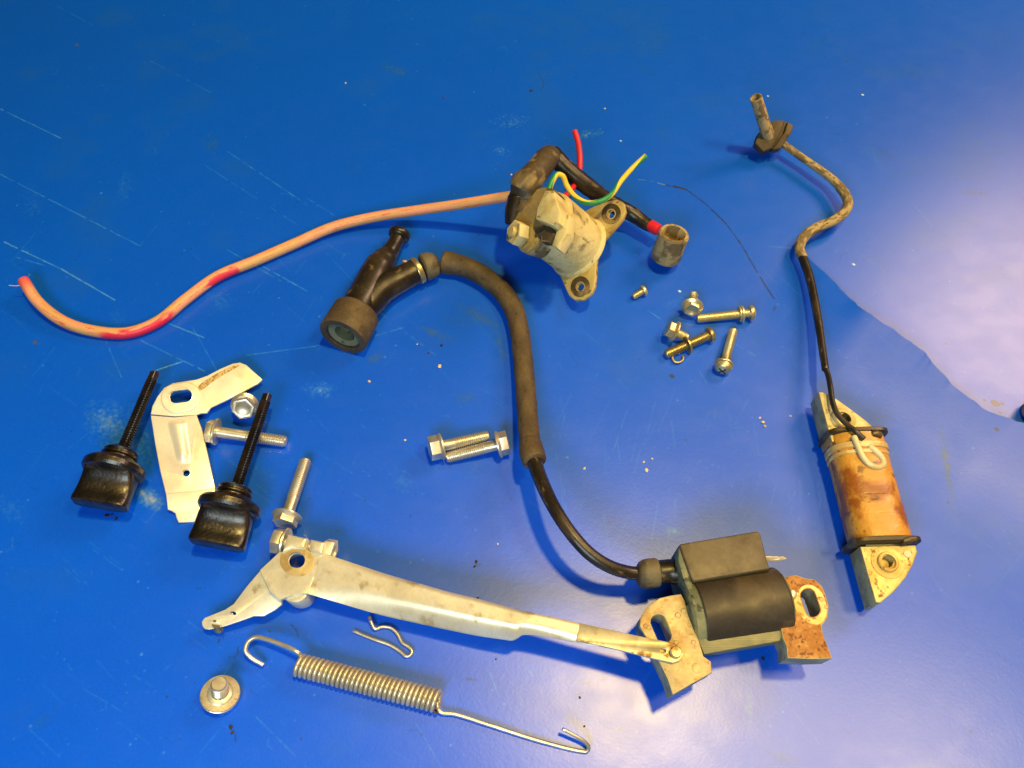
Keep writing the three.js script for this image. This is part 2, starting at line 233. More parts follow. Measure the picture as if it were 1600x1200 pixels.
smear(750, 495, 45, 9, 0.5, brownish + '0.06)', 330); smear(783, 540, 10, 36, -0.25, brownish + '0.06)', 230); smear(727, 622, 22, 12, 0, brownish + '0.05)', 160); smear(585, 560, 18, 8, -0.5, brownish + '0.07)', 90);
smear(500, 610, 26, 12, 0, 'rgba(200,205,220,0.06)', 160); smear(345, 470, 20, 22, 0, 'rgba(190,195,210,0.05)', 140); smear(680, 520, 30, 8, 0.4, brownish + '0.10)', 120); smear(1475, 730, 5, 60, -0.2, brownish + '0.12)', 150); smear(800, 190, 30, 14, 0, 'rgba(190,180,170,0.12)', 90); smear(920, 210, 26, 6, -0.2, 'rgba(210,200,190,0.14)', 90, 1.1); smear(785, 235, 16, 8, 0, 'rgba(210,200,190,0.1)', 60, 1.1);
smear(1380, 240, 24, 14, 0.3, 'rgba(60,60,80,0.10)', 120); smear(1520, 300, 22, 6, 0.1, 'rgba(60,60,80,0.10)', 90); smear(620, 110, 22, 8, 0.3, brownish + '0.12)', 90); smear(330, 225, 14, 16, 0, brownish + '0.10)', 90); smear(1020, 60, 60, 14, 0.4, brownish + '0.06)', 120);
for (let i = 0; i < 26; i++) { const u = rnd() * 1600, v = rnd() * 1200; smear(u, v, 12 + rnd() * 50, 5 + rnd() * 18, rnd() * 3, rnd() < 0.5 ? 'rgba(60,60,70,0.035)' : 'rgba(190,185,180,0.035)', 140, 1.3); }
for (let i = 0; i < 120; i++) { const u = rnd() * 1600, v = rnd() * 1200, t = rnd() * 6.28, l = 3 + rnd() * 16; mark([[u, v], [u + Math.cos(t) * l, v + Math.sin(t) * l], [u + Math.cos(t + 0.5) * l * 1.5, v + Math.sin(t + 0.5) * l * 1.5]], rnd() < 0.5 ? 'rgba(25,25,40,0.22)' : 'rgba(200,205,215,0.16)', 0.8, 0.2); }
// dirt in a hairline crack of the board
mark([[985, 278], [1015, 283], [1045, 290]], 'rgba(190,150,120,0.6)', 1.2, 0.3);
mark([[1040, 289], [1072, 296], [1102, 318], [1135, 350], [1160, 385], [1180, 420], [1195, 445], [1210, 468]], 'rgba(22,22,30,0.75)', 1.3, 0.04);
mark([[1052, 290], [1074, 297]], 'rgba(70,40,30,0.8)', 2.4, 0.1); mark([[1210, 465], [1211, 480], [1206, 492]], 'rgba(70,45,35,0.6)', 1.8, 0.3); mark([[1200, 385], [1243, 388]], 'rgba(170,190,220,0.35)', 1, 0.1); mark([[838, 110], [850, 130], [845, 142]], 'rgba(60,50,40,0.35)', 1.2, 0.2);
for (const [u, v, l, t] of [[455, 975, 22, 1.2], [372, 1010, 30, 1.9], [360, 1025, 24, 1.7], [362, 1140, 20, 1.7], [895, 1085, 26, -0.9], [905, 1070, 14, -0.6], [745, 880, 12, 1.5], [305, 920, 12, -0.6], [725, 1060, 30, 0.3], [345, 990, 26, 2.1]]) for (let i = 0; i < 3; i++) mark([[u + i * 3, v], [u + i * 3 + Math.cos(t) * l * rnd(), v + Math.sin(t) * l * rnd()]], 'rgba(30,26,40,0.45)', 1.1, 0.3);
for (let i = 0; i < 1100; i++) { const u = rnd() * 1600, v = rnd() * 1200, q = onT(u, v), a = rnd(); cx.fillStyle = a < 0.75 ? `rgba(190,205,230,${0.1 + rnd() * 0.25})` : `rgba(60,45,45,${0.2 + rnd() * 0.35})`; cx.beginPath(); cx.arc(q[0], q[1], 0.5 + rnd() * rnd() * 1.1, 0, 6.3); cx.fill(); }
for (const [u, v, r, c] of [[1555, 630, 5, 0], [1538, 625, 2, 0], [1566, 631, 2.4, 0], [1563, 645, 2, 0], [1546, 680, 2.4, 0], [1478, 537, 1.5, 0], [1334, 413, 2, 1], [970, 220, 1.6, 1], [1062, 455, 2, 1], [1200, 150, 1.6, 1], [1348, 148, 2, 1], [120, 70, 3, 2], [55, 535, 3, 2], [1050, 588, 3, 0]]) { const q = onT(u, v); cx.fillStyle = ['rgba(60,50,60,0.75)', 'rgba(225,230,245,0.9)', 'rgba(120,80,60,0.6)'][c]; cx.beginPath(); cx.ellipse(q[0], q[1], r * 1.1, r * 0.8, 0.6, 0, 6.3); cx.fill(); }
const tableMap = new THREE.CanvasTexture(canvas); tableMap.colorSpace = THREE.SRGBColorSpace; tableMap.flipY = false; tableMap.wrapS = tableMap.wrapT = THREE.MirroredRepeatWrapping;
const rough = tex(512, 384, (u, v) => { const q = 255 * (0.93 + 0.07 * sm(0.3, 0.7, 0.35 * fbm(u, v, 10, 71, 5) + 0.65 * fbm(u, v, 96, 72, 2))); return [q, q, q]; }, false); rough.wrapS = rough.wrapT = THREE.MirroredRepeatWrapping;
const peel = tex(512, 512, (u, v) => Array(3).fill(255 * (0.55 * fbm(u, v, 40, 81, 2) + 0.45 * fbm(u, v, 128, 82, 1))), false); peel.repeat.set(9, 7);
M.table = new THREE.MeshPhysicalMaterial({ map: tableMap, roughness: 0.335, roughnessMap: rough, bumpMap: peel, bumpScale: 0.000016, ior: 1.6, side: THREE.DoubleSide });

function tableUV(g) { const p = g.attributes.position, uv = new Float32Array(p.count * 2); for (let i = 0; i < p.count; i++) { uv[2 * i] = (p.getX(i) - TX0) / TW; uv[2 * i + 1] = (p.getZ(i) - TZ0) / TH; } g.setAttribute('uv', new THREE.BufferAttribute(uv, 2)); return g; }
{
  const g = new THREE.BoxGeometry(1.7, 0.03, 1.3); g.translate(0.05, -0.015, -0.2);
  const t = part('table_top', tableUV(g), M.table); scene.add(t); t.userData = { kind: 'structure', label: 'scratched glossy blue table top under all the parts' };
  // the skin of the board has cracked along the right and its near side curls up a few millimetres to the ragged edge
  const line = new THREE.CatmullRomCurve3([[1240, 383], [1262, 402], [1290, 428], [1330, 468], [1352, 486], [1388, 510], [1425, 535], [1445, 552], [1460, 570], [1490, 602], [1525, 630], [1562, 650], [1600, 662], [1650, 684], [1760, 740], [1900, 830]].map(([u, v]) => V(u, v, 0)), false, 'centripetal');
  const even = new THREE.CatmullRomCurve3([0, 0.12, 0.3, 0.5, 0.7, 0.85, 1].map((f) => line.getPoint(f)), false, 'catmullrom', 0.5), ef = [0, 0.12, 0.3, 0.5, 0.7, 0.85, 1]; { const g0 = even.getPoint.bind(even); even.getPoint = (f) => { let k = 0; while (k < 5 && f > ef[k + 1]) k++; return g0((k + (f - ef[k]) / (ef[k + 1] - ef[k])) / 6); }; }
  const ns = 260, nt = 40, pos = [], idx = [], away = V(-0.62, 0, 0.785), RUN = 0.08, CURL = 0.0078;
  const curl = (t) => { const a = 0.42; return t < a ? 1 - t / (a + (1 - a) / 2) : (1 - t) ** 2 / (1 - a) / 2 / (a + (1 - a) / 2); };
  for (let i = 0; i <= ns; i++) { const f = i / ns, q = line.getPoint(f), grow = CURL * sm(0.01, 0.3, f), c = P(q.x, q.y, grow / MM), q2 = even.getPoint(f), o = P(q2.x, q2.y, grow / MM), rag = (fbm(f, 0.3, 32, 77, 3) - 0.5) * 0.0022; for (let j = 0; j <= nt; j++) { const t = j / nt; const d = RUN * t + rag * (1 - t) ** 12; const k = (1 - t) ** 5; pos.push(o.x + (c.x - o.x) * k + away.x * d, 0.0001 * (1 - t) * sm(0, 0.04, f) + grow * curl(t) - (j === nt || i === 0 ? 0.00002 : 0), o.z + (c.z - o.z) * k + away.z * d); } }
  for (let i = 0; i < ns; i++) for (let j = 0; j < nt; j++) { const a = i * (nt + 1) + j, b = a + nt + 1; idx.push(a, a + 1, b, b, a + 1, b + 1); }
  const sg = new THREE.BufferGeometry(); sg.setAttribute('position', new THREE.Float32BufferAttribute(pos, 3)); sg.setIndex(idx); sg.computeVertexNormals();
  const wall = new THREE.BufferGeometry(), wp = [], wi = []; for (let i = 0; i <= ns; i++) { const k = i * (nt + 1) * 3; wp.push(pos[k], pos[k + 1], pos[k + 2], pos[k], -0.0003, pos[k + 2]); } for (let i = 0; i < ns; i++) { const k = 2 * i; wi.push(k, k + 2, k + 1, k + 1, k + 2, k + 3); }
  wall.setAttribute('position', new THREE.Float32BufferAttribute(wp, 3)); wall.setIndex(wi); wall.computeVertexNormals();
  const sh = part('table_skin', merge(tableUV(sg), tableUV(wall)), M.table);
  scene.add(sh); sh.userData = { kind: 'structure', label: 'curled edge of the blue table skin along the ragged crack at right' };
}

// ---------- bolts and screws ----------
function threads(r, from, to, pitch = 1, depth = 0.45) { const o = []; for (let y = from; y < to - pitch * 0.5; y += pitch) o.push([r, y + pitch * 0.1], [r, y + pitch * 0.3], [r - depth, y + pitch * 0.55], [r - depth, y + pitch * 0.75]); return o; }
// a: point under the head, b: tip; the head stands beyond a
function hexBolt(name, label, a, b, { d = 6, af = 10, hh = 5, flange = 13.6, bare = 0.25, m = M.zinc, roll = 0, group, dish = true, pitch = 1, thick = 1.6 } = {}) {
  const A = P(...a), B = P(...b), L = A.distanceTo(B) / MM, back = A.clone().add(A).sub(B);
  const g = thing(name, label, 'bolt', V(A.x, 0, A.z), group), r = d / 2;
  part('shank', turned([[0, L], [r - 0.7, L], [r - 0.4, L - 0.5], ...threads(r, L * bare, L - 0.6, pitch).reverse(), [r - 0.25, L * bare], [r - 0.25, 0], [0, 0]].filter((q) => q[1] <= L), A, B, { angle: 0.3 }), m, g);
  const parts = [hexPrism(af, hh - (flange ? 0.6 : 0), A, back, { roll, chamfer: 0.45, hole: dish ? af * 0.33 : 0, y0: flange ? 0.6 : 0 })];
  if (dish) parts.push(turned([[0, hh - 0.7], [af * 0.2, hh - 0.65], [af * 0.34, hh - 0.1]], A, back));
  part('hex_head', merge(...parts), m, g);
  if (flange) part('flange', turned([[0, 0], [flange / 2 - 0.4, 0], [flange / 2, 0.3], [flange / 2, 0.9], [af * 0.56, thick + 0.3], [0, thick + 0.3]], A, back), m, g);
  return g;
}
function panScrew(name, label, a, b, { d = 5, head = 8.4, hh = 3.2, m = M.gold, washers = [], group, cross = true } = {}) {
  const A = P(...a), B = P(...b), L = A.distanceTo(B) / MM, back = A.clone().add(A).sub(B), r = d / 2, g = thing(name, label, 'screw', V(A.x, 0, A.z), group), R = head / 2;
  part('shank', turned([[0, L], [r - 0.6, L], [r - 0.35, L - 0.4], ...threads(r, 0.4, L - 0.5, 0.8, 0.38).reverse(), [r - 0.2, 0.3], [r - 0.2, 0], [0, 0]], A, B, { angle: 0.3 }), m, g);
  const prof = []; for (let i = 0; i <= 8; i++) { const t = i / 8 * Math.PI / 2; prof.push([R * Math.cos(t) ** 0.75, hh * 0.35 + hh * 0.65 * Math.sin(t)]); }
  part('pan_head', turned([[0, 0], [R * 0.94, 0], [R, 0.25], ...prof], A, back, { angle: 0.7 }), m, g);
  if (cross) { const q = A.clone().lerp(back, (hh - 0.25) * MM / A.distanceTo(back)), bb = basisTo(q, back, 0.6), bars = [0, Math.PI / 2].map((t) => new THREE.BoxGeometry(R * 1.1 * MM, 0.6 * MM, 0.9 * MM).rotateY(t)); part('cross_slot', boxUV(merge(...bars).applyMatrix4(bb)), M.grit, g); }
  for (const [at, wr, th] of washers) part('washer', turned([[r + 0.15, at], [wr - 0.2, at], [wr, at + 0.2], [wr, at + th - 0.2], [wr - 0.2, at + th], [r + 0.15, at + th]], A, B), m, g);
  return g;
}
hexBolt('flange_bolt', 'silver flange bolt whose head points left, upper of the crossed pair beside the black lead', [691, 697, 7.2], [763, 681, 4], { roll: 0.35, hh: 6.6, af: 10.6 });
hexBolt('flange_bolt', 'silver flange bolt whose head points right towards the black lead, lower of the crossed pair', [777, 695, 6.9], [698, 715, 3.2], { roll: 0.15, hh: 5.6, af: 10.4 });
hexBolt('flange_bolt', 'long silver flange bolt lying under the second dipstick rod beside the bent bracket', [340, 675, 6.9], [447, 690, 3.1], { bare: 0.42, roll: 0.2 });
hexBolt('flange_bolt', 'silver flange bolt standing slanted with its head touching the lever clamp', [449, 805, 8.5], [478, 719, 4], { bare: 0.3, roll: 0.5, flange: 14.2 });
hexBolt('flange_bolt', 'short silver flange bolt seen head on beside the slotted end of the bent bracket', [383, 633, 8.5], [389, 622, 1.5], { roll: 0.2, flange: 13.8, hh: 6 });
const lone = hexBolt('flange_bolt', 'lone silver flange bolt with its shank standing up beside the spring hook', [344, 1084, 5], [342, 1068, 15], { d: 7, flange: 16.4, af: 12, hh: 4.6, bare: 0.35, roll: 0.3, pitch: 1.25 });
{ const A = P(344, 1084, 5), B = P(342, 1068, 15); part('collar', turned([[8, 0.02], [7.9, 0.5], [5.4, 0.7], [4.6, 1.3], [3.4, 1.5]], A, B, { seg: 32 }), M.grimyZinc, lone); }
hexBolt('small_flange_bolt', 'small golden flange bolt seen head on beside the tip of the washer screw', [1081.5, 478, 6.5], [1084, 459, 4], { d: 5, af: 8, hh: 4, flange: 12, m: M.gold, roll: 0.5, pitch: 0.8 });
hexBolt('small_flange_bolt', 'small golden flange bolt lying on its side against the middle screw', [1055, 519, 6], [1074, 528, 3.5], { d: 5, af: 8, hh: 5, flange: 12, m: M.gold, roll: 0.2, pitch: 0.8, dish: false });
panScrew('washer_screw', 'long golden screw with two washers near its head, below the dusty cup', [1171, 489, 4.4], [1089, 498, 2.6], { washers: [[3.6, 4.6, 1.2], [5.0, 4.4, 0.9]], cross: false });
panScrew('washer_screw', 'golden screw with one loose washer at mid shank, middle of the small screws', [1107, 524, 4.4], [1040, 554, 2.6], { m: M.dullgold, washers: [[12.6, 5, 1.1]], cross: false });
panScrew('pan_head_screw', 'golden cross head screw pointing away, nearest of the small screws', [1131, 571, 4.6], [1146, 516, 3], { head: 9, hh: 4, washers: [[0.2, 4.9, 1]] });
panScrew('short_screw', 'tiny pale screw lying alone below the solenoid flange', [1004, 455, 3.2], [989, 464, 1.9], { d: 3.8, head: 6.2, hh: 2.4, m: M.gold, cross: false });
{ // spring washer
  const g = thing('spring_washer', 'small split ring washer lying under the tip of the middle screw', 'washer', P(1059, 559)), pts = [];
  for (let i = 0; i <= 22; i++) { const t = -0.5 + i / 22 * 5.6; pts.push([1059 + Math.cos(t) * 8.5, 559 + Math.sin(t) * 7.4, 1 + i * 0.03, 1.9]); }
  part('ring', sweep(pts, { round: 8 }), M.dullgold, g);
}

// ---------- starter solenoid with its cables ----------
{
  const C0 = P(903, 386, 14), A = V(-0.62, 0.775, 0.06).normalize(), g = thing('starter_solenoid', 'dusty starter solenoid with eared flange, rubber boots and red and green wires', 'solenoid', V(C0.x, 0, C0.z));
  const Z = (x, y) => [740 + x / 3.75, 180 + y / 3.75], pl = { p: C0, n: A };
  const top = (mm) => C0.clone().addScaledVector(A, mm * MM);
  const fl = part('mounting_flange', plate(pl, [[640, 568], [700, 536], [790, 502], [842, 494], [878, 516], [890, 560], [872, 608], [810, 680], [742, 756], [720, 830], [714, 930], [708, 1000], [690, 1042], [640, 1082], [590, 1082], [558, 1056], [528, 990], [494, 915], [470, 780], [520, 640]].map(([x, y]) => Z(x, y)), 2.2, { holes: [oval(...Z(806, 578), 7, 8, 0.3), oval(...Z(625, 1004), 7.4, 8, 0.3)], bevel: 0.5 }), M.dustPlate, g);
  for (const [x, y, turn] of [[806, 578, 0.3], [625, 1004, 0.3]]) part('bolt_mark', plate({ p: pl.p.clone().addScaledVector(A, 0.12 * MM), n: A }, oval(...Z(x, y), 15, 16.5, turn), 0.12, { holes: [oval(...Z(x, y), 7.2, 8.2, turn)], bevel: 0 }), M.dustDark, fl, 'brown washer mark round a flange hole');
  part('can', turned([[0, 0], [18.6, 0], [18.2, 1.4], [17.4, 2.4], [17.2, 30], [16.4, 33], [14, 34.5], [0, 35]], C0, top(1), { seg: 48, angle: 0.5 }), M.dust, g);
  part('terminal_base', turned([[0, 0], [15.6, 0], [15.6, 5], [14.6, 6.5], [0, 7]], top(33.5), top(60), { seg: 40 }), M.dustDark, g);
  const tp = (mm) => ({ p: top(mm), n: A });
  part('connector_block', plate(tp(47), [[418, 438], [462, 438], [508, 566], [498, 630], [470, 650], [362, 606], [372, 540]].map(([x, y]) => Z(x, y)), 12, { bevel: 0.9 }), M.dust, g, 'pale dusty plug housing');
  part('ridge', plate(tp(42.5), [[510, 600], [552, 580], [542, 690], [490, 778], [458, 762]].map(([x, y]) => Z(x, y)), 7, { bevel: 0.7 }), M.dust, g);
  part('base_rib', plate(tp(43), [[392, 690], [440, 640], [470, 690], [440, 745], [395, 740]].map(([x, y]) => Z(x, y)), 5, { bevel: 0.8 }), M.dustDark, g);
  // terminal stud with nut and washers
  const ta = P(...Z(385, 735), 34), tb = P(...Z(214, 678), 45.5), L = ta.distanceTo(tb) / MM, tdir = tb.clone().sub(ta).normalize(), at = (mm) => ta.clone().addScaledVector(tdir, mm * MM);
  part('terminal_stud', turned([[0, 0], [3, 0], [3, L * 0.9], [2.6, L - 0.2], [0, L]], ta, tb), M.dustPlate, g);
  part('terminal_washer', turned([[2, 0], [8.4, 0], [8.4, 1.6], [7, 1.7], [7, 4], [2, 4]], at(L - 13.5), at(L)), M.dustPlate, g);
  part('terminal_nut', merge(hexPrism(11.5, 6.6, at(L - 8.4), at(L + 5), { roll: 0.25, chamfer: 0.7, hole: 3.4 }), turned([[3, 6.4], [3.6, 6.4]], at(L - 8.4), at(L))), M.dust, g);
  part('terminal_pad', turned([[0, -4], [8.8, -4], [8.8, 4], [8, 5], [0, 5]], at(1), at(L)), M.rubberTan, g);
  // rubber boots
  part('rubber_boot', merge(sweep([[...Z(452, 232), 40, 17], [...Z(425, 262), 42, 19], [...Z(380, 318), 44, 19.5], [...Z(335, 370), 45, 20.5], [...Z(302, 405), 46, 23], [...Z(285, 440), 44, 22]], { round: 22, wob: 0.03 }), sweep([[...Z(340, 372), 46, 18], [...Z(310, 430), 42, 25], [...Z(310, 500), 36, 28], [...Z(300, 570), 33, 27], [...Z(300, 620), 31, 22]], { round: 22, wob: 0.03 })), M.dustDark, g, 'dusty black rubber elbow boot');
  part('boot_side', sweep([[...Z(262, 480), 40, 16], [...Z(240, 560), 36, 15], [...Z(235, 640), 32, 14]], { round: 14 }), M.rubber, g);
  part('black_cable', sweep([[...Z(452, 222), 38, 15], [...Z(490, 262), 37, 15], [...Z(530, 300), 35, 14], [...Z(600, 365), 31, 14.5], [...Z(680, 425), 26, 14], [...Z(760, 485), 20, 13], [...Z(850, 540), 15, 13], [...Z(930, 580), 12, 12], [...Z(1000, 630), 11, 10.5], [...Z(1050, 660), 11.5, 9]], { round: 18, wob: 0.02 }), M.rubber, g, 'thick black cable running behind the flange');
  part('red_band', sweep([[...Z(1032, 645), 11.5, 9.6], [...Z(1058, 660), 12, 9.6], [...Z(1084, 674), 12.5, 9.2]], { round: 16 }), M.red, g, 'red band at the end of the black cable');
  const ca = P(...Z(1122, 838), 5), cb = P(...Z(1178, 690), 23), cl = ca.distanceTo(cb) / MM, rr = 8.6;
  part('terminal_cup', turned([[0, 0], [rr - 2, 0], [rr - 0.4, 0.8], [rr, 2.6], [rr * 0.97, cl * 0.6], [rr * 0.98, cl - 1], [rr * 0.9, cl], [rr * 0.74, cl], [rr * 0.68, cl - 1.5], [rr * 0.64, cl * 0.45], [0, cl * 0.4]], ca, cb, { seg: 36 }), M.rubberTan, g, 'dusty open rubber cup over the cable end');
  part('red_wire', sweep([[...Z(470, 470), 38, 4.2], [...Z(510, 485), 36, 4.4], [...Z(550, 462), 33, 4.4], [...Z(595, 400), 29, 4.6], [...Z(618, 330), 28, 4.8], [...Z(622, 250), 30, 4.8], [...Z(612, 160), 32, 4.6], [...Z(592, 92), 34, 4.6]], { round: 12 }), M.red, g, 'thin bright red wire standing up');
  part('green_wire', sweep([[...Z(440, 440), 50, 4.6], [...Z(462, 386), 52, 4.6], [...Z(490, 346), 53, 4.4], [...Z(522, 356), 52, 4.2], [...Z(545, 410), 48, 4.2], [...Z(590, 472), 44, 4.2], [...Z(660, 512), 40, 4.2], [...Z(740, 506), 38, 4.3], [...Z(810, 462), 38, 4.2], [...Z(860, 390), 39, 4.1], [...Z(930, 310), 40, 4], [...Z(1010, 238), 42, 4.2]], { round: 14, twist: 0.45, tile: 0.02 }), M.stripe, g, 'curved wire striped yellow and green');
  part('battery_cable', sweep([[36, 437, 10, 8.6], [58, 470, 7, 8.8], [95, 500, 4.5, 9], [140, 516, 3.4, 9], [200, 520, null, 9], [246, 503, 3.4, 9], [290, 468, 4, 8.8], [340, 432, 4, 8.6], [400, 407, 4, 8.4], [460, 381, 4, 8.4], [520, 355, 5, 8.2], [580, 340, 7, 8], [650, 329, 12, 8], [720, 319, 20, 8], [805, 305, 32, 8]], { round: 18, seg: 120, tile: 0 }), M.pink, g, 'long dusty pink battery cable with bright red patches');
  part('strand', sweep([[14, 446, 9.5, 0.6], [30, 446, 10, 0.7], [38, 440, 10, 0.8]], { round: 6 }), M.crumb, g);
}

// ---------- spark plug cap ----------
{
  const Z = (x, y) => [470 + x / 4, 340 + y / 4], g = thing('spark_plug_cap', 'dark brown rubber spark plug cap with a forked side arm beside the lead end', 'spark plug cap', P(...Z(380, 560)));
  part('cap_body', merge(
    sweep([[...Z(330, 640), 11.5, 29], [...Z(362, 560), 11, 27.5], [...Z(412, 470), 10.5, 26.5], [...Z(450, 390), 10, 25.5], [...Z(490, 310), 9.5, 23.5], [...Z(525, 260), 9, 19], [...Z(558, 215), 8.6, 13.5], [...Z(590, 160), 8.4, 11.5], [...Z(606, 128), 8.4, 11.5]], { round: 40 }),
    sweep([[...Z(606, 130), 8.4, 13], [...Z(612, 112), 8.6, 17], [...Z(620, 98), 8.6, 17], [...Z(626, 84), 8.8, 15.5]], { round: 22, straight: true, seg: 9 }),
    sweep([[...Z(385, 600), 10, 20], [...Z(440, 520), 10, 23], [...Z(520, 440), 10, 22.5], [...Z(600, 395), 9.5, 21], [...Z(690, 350), 9, 19.5], [...Z(740, 325), 9, 19]], { round: 40 }),
  ), M.rubber, g);
  part('slit', sweep([[...Z(300, 490), 17.4, 1.2], [...Z(360, 425), 18, 2], [...Z(430, 360), 17.4, 2], [...Z(466, 322), 17, 1.2]], { round: 6 }), M.wireBlack, g);
  // mouth: outer band, rim and the hollow inside
  const a = P(...Z(345, 600), 11.5), b = P(...Z(222, 815), 14), dir = b.clone().sub(a).normalize(), at = (mm) => a.clone().addScaledVector(dir, mm * MM);
  part('mouth', turned([[9, 0], [12, 0], [12.8, 1.2], [13.2, 17], [12.7, 18], [9.8, 18], [9.2, 17.2], [8.6, 5], [0, 4.6]], at(-1), b, { seg: 44 }), M.rubberDust, g, 'wide dusty mouth of the cap');
  part('mouth_ring', turned([[9.1, 16.4], [8.4, 16.8], [5.6, 15.6], [4.9, 13], [4, 5], [0, 5]], at(-1), b, { seg: 40 }), M.epoxy, g);
  part('contact', turned([[0, 13], [1.7, 12.7], [2.2, 11], [2.2, 4]], at(-1), b, { seg: 16 }), M.greyRubber, g);
  part('arm_collar', sweep([[...Z(712, 340), 9, 20.5], [...Z(722, 335), 9, 21.5], [...Z(738, 328), 9, 21.5], [...Z(746, 324), 9, 20.5]], { round: 24, straight: true, seg: 9 }), M.dullgold, g, 'shiny metal ring on the side arm');
  part('arm_tip', sweep([[...Z(765, 315), 9, 21.5], [...Z(790, 305), 9, 22], [...Z(820, 302), 9, 20.5], [...Z(850, 300), 9, 16.5], [...Z(866, 298), 9, 12.5]], { round: 24, straight: true, seg: 12 }), M.greyRubber, g, 'grey rubber nose of the side arm');
}

// ---------- ignition coil with its lead ----------
{
  const Z = (x, y) => [970 + x / 3.871, 800 + y / 3.871], g = thing('ignition_coil', 'black ignition coil with rusty slotted core feet and a long rubber sleeved lead', 'ignition coil', P(1150, 950));
  const a = P(...Z(455, 620), 20.5), b = P(...Z(965, 545), 20.5), L = a.distanceTo(b) / MM, dir = b.clone().sub(a).normalize(), at = (mm) => a.clone().addScaledVector(dir, mm * MM);
  const up = UPV.clone(), acr = dir.clone().cross(up); // towards the viewer
  const slab = (x0, x1, y0, y1, z0, z1, bev = 1.2) => { const s = new THREE.Shape([[x0, y0], [x1, y0], [x1, y1], [x0, y1]].map(([x, y]) => new THREE.Vector2(x * MM, y * MM))), B = bev * MM; const q = new THREE.ExtrudeGeometry(s, { depth: (z1 - z0) * MM - 2 * B, bevelThickness: B, bevelSize: B, bevelOffset: -B, bevelSegments: 3 }); q.translate(0, 0, z0 * MM + B); q.applyMatrix4(new THREE.Matrix4().makeBasis(dir, up, acr).setPosition(V(a.x, 0, a.z))); return boxUV(crease(q, 0.5)); };
  part('coil_shell', turned([[13.6, 0.6], [14.4, 0], [14.8, 0.6], [14.8, L - 0.6], [14.4, L], [13, L]], a, b, { seg: 64 }), M.coilBlack, g);
  part('coil_potting', merge(turned([[0, -4.5], [12.6, -4.5], [13.9, -3.6], [14, 0], [14, L], [13.2, L + 1], [0, L + 1.2]], a, b, { seg: 56 }), slab(-4, L - 1, 1.2, 14, -11, 8.5, 1.5)), M.epoxy, g, 'grey green epoxy end of the coil');
  const bx = part('coil_box', plate(flat(33), [[352, 200], [366, 190], [820, 114], [836, 118], [846, 132], [884, 282], [905, 345], [440, 420], [425, 400]].map(([x, y]) => Z(x, y)), 28, { bevel: 1, segs: 3 }), M.coilBrown, g, 'raised brown black box at the back of the coil');
  part('box_end', plate(flat(32), [[352, 204], [430, 405], [440, 470], [405, 470], [375, 400], [346, 290]].map(([x, y]) => Z(x, y)), 25, { bevel: 1 }), M.epoxy, g, 'grey green end wall');
  const ext = (outline, holes, m, label) => {
    const q = part('core_foot', plate(flat(29), outline.map(([x, y]) => Z(x, y)), 13, { bevel: 0.3, holes }), [m, M.side], g, label);
    return q;
  };
  ext([[365, 496], [300, 505], [235, 520], [190, 550], [150, 588], [118, 638], [116, 690], [160, 775], [225, 890], [285, 1015], [315, 1106], [430, 1040], [552, 972], [545, 905], [500, 872], [470, 770], [430, 680], [400, 600], [388, 540]], [slot(...Z(226, 664), ...Z(262, 748), 11.6)], M.rustTan, 'pale rust flecked slotted core foot');
  const rf = ext([[955, 398], [1060, 380], [1110, 400], [1172, 408], [1218, 448], [1242, 510], [1258, 570], [1250, 640], [1214, 690], [1226, 745], [1256, 820], [1280, 885], [1150, 890], [1010, 884], [1002, 812], [980, 760], [950, 600]], [slot(...Z(1132, 508), ...Z(1162, 592), 12.4)], M.rust, 'orange rusty slotted core foot');
  part('clean_patch', plate(flat(29.12), [[1075, 470], [1130, 440], [1180, 455], [1222, 500], [1246, 580], [1236, 640], [1195, 680], [1130, 665], [1085, 620], [1045, 560]].map(([x, y]) => Z(x, y)), 0.12, { bevel: 0, curve: 0.5, holes: [slot(...Z(1132, 508), ...Z(1162, 592), 12.8)] }), M.coreYellow, rf, 'yellow worn ring round the slot');
  part('core_lamination', plate(flat(28), [[330, 580], [430, 690], [505, 860], [960, 780], [1000, 700], [950, 470], [900, 430]].map(([x, y]) => Z(x, y)), 8, { bevel: 0.3 }), M.laminate, g);
  part('rivet', turned([[0, 0], [2.4, 0], [2.2, 0.8], [1.2, 1.3], [0, 1.4]], P(...Z(1030, 500), 28.9), P(...Z(1030, 500), 28.9).add(V(0, 1, 0)), { seg: 16 }), M.zinc, g, 'shiny rivet head on the rusty foot');
  for (const [x, y, r] of [[380, 600, 1.4], [345, 625, 1.4], [440, 790, 1.2], [335, 790, 1.2], [460, 945, 2.2], [170, 700, 1.2], [150, 690, 1.1], [1212, 530, 1.2], [1240, 575, 1.1]]) part('punch_mark', turned([[0, 0.15], [r * 0.6, 0.25], [r, 0]], P(...Z(x, y), 29), P(...Z(x, y), 29).add(V(0, 1, 0)), { seg: 12 }), M.rustTan, g);
  part('spade_terminal', plate({ p: P(...Z(930, 280), 26), n: V(0.1, 0.9, 0.42).normalize() }, [[870, 268], [985, 270], [1008, 283], [960, 297], [870, 296]].map(([x, y]) => Z(x, y)), 0.9, { bevel: 0.2, holes: [oval(...Z(948, 290), 1.6, 1.0)] }), M.zinc, g, 'bare metal spade tab');
  part('tower', sweep([[...Z(400, 360), 20, 22], [...Z(340, 362), 20, 20], [...Z(290, 358), 20, 18.5], [...Z(220, 364), 20, 18]], { round: 26, straight: true, seg: 12 }), M.rubber, g);
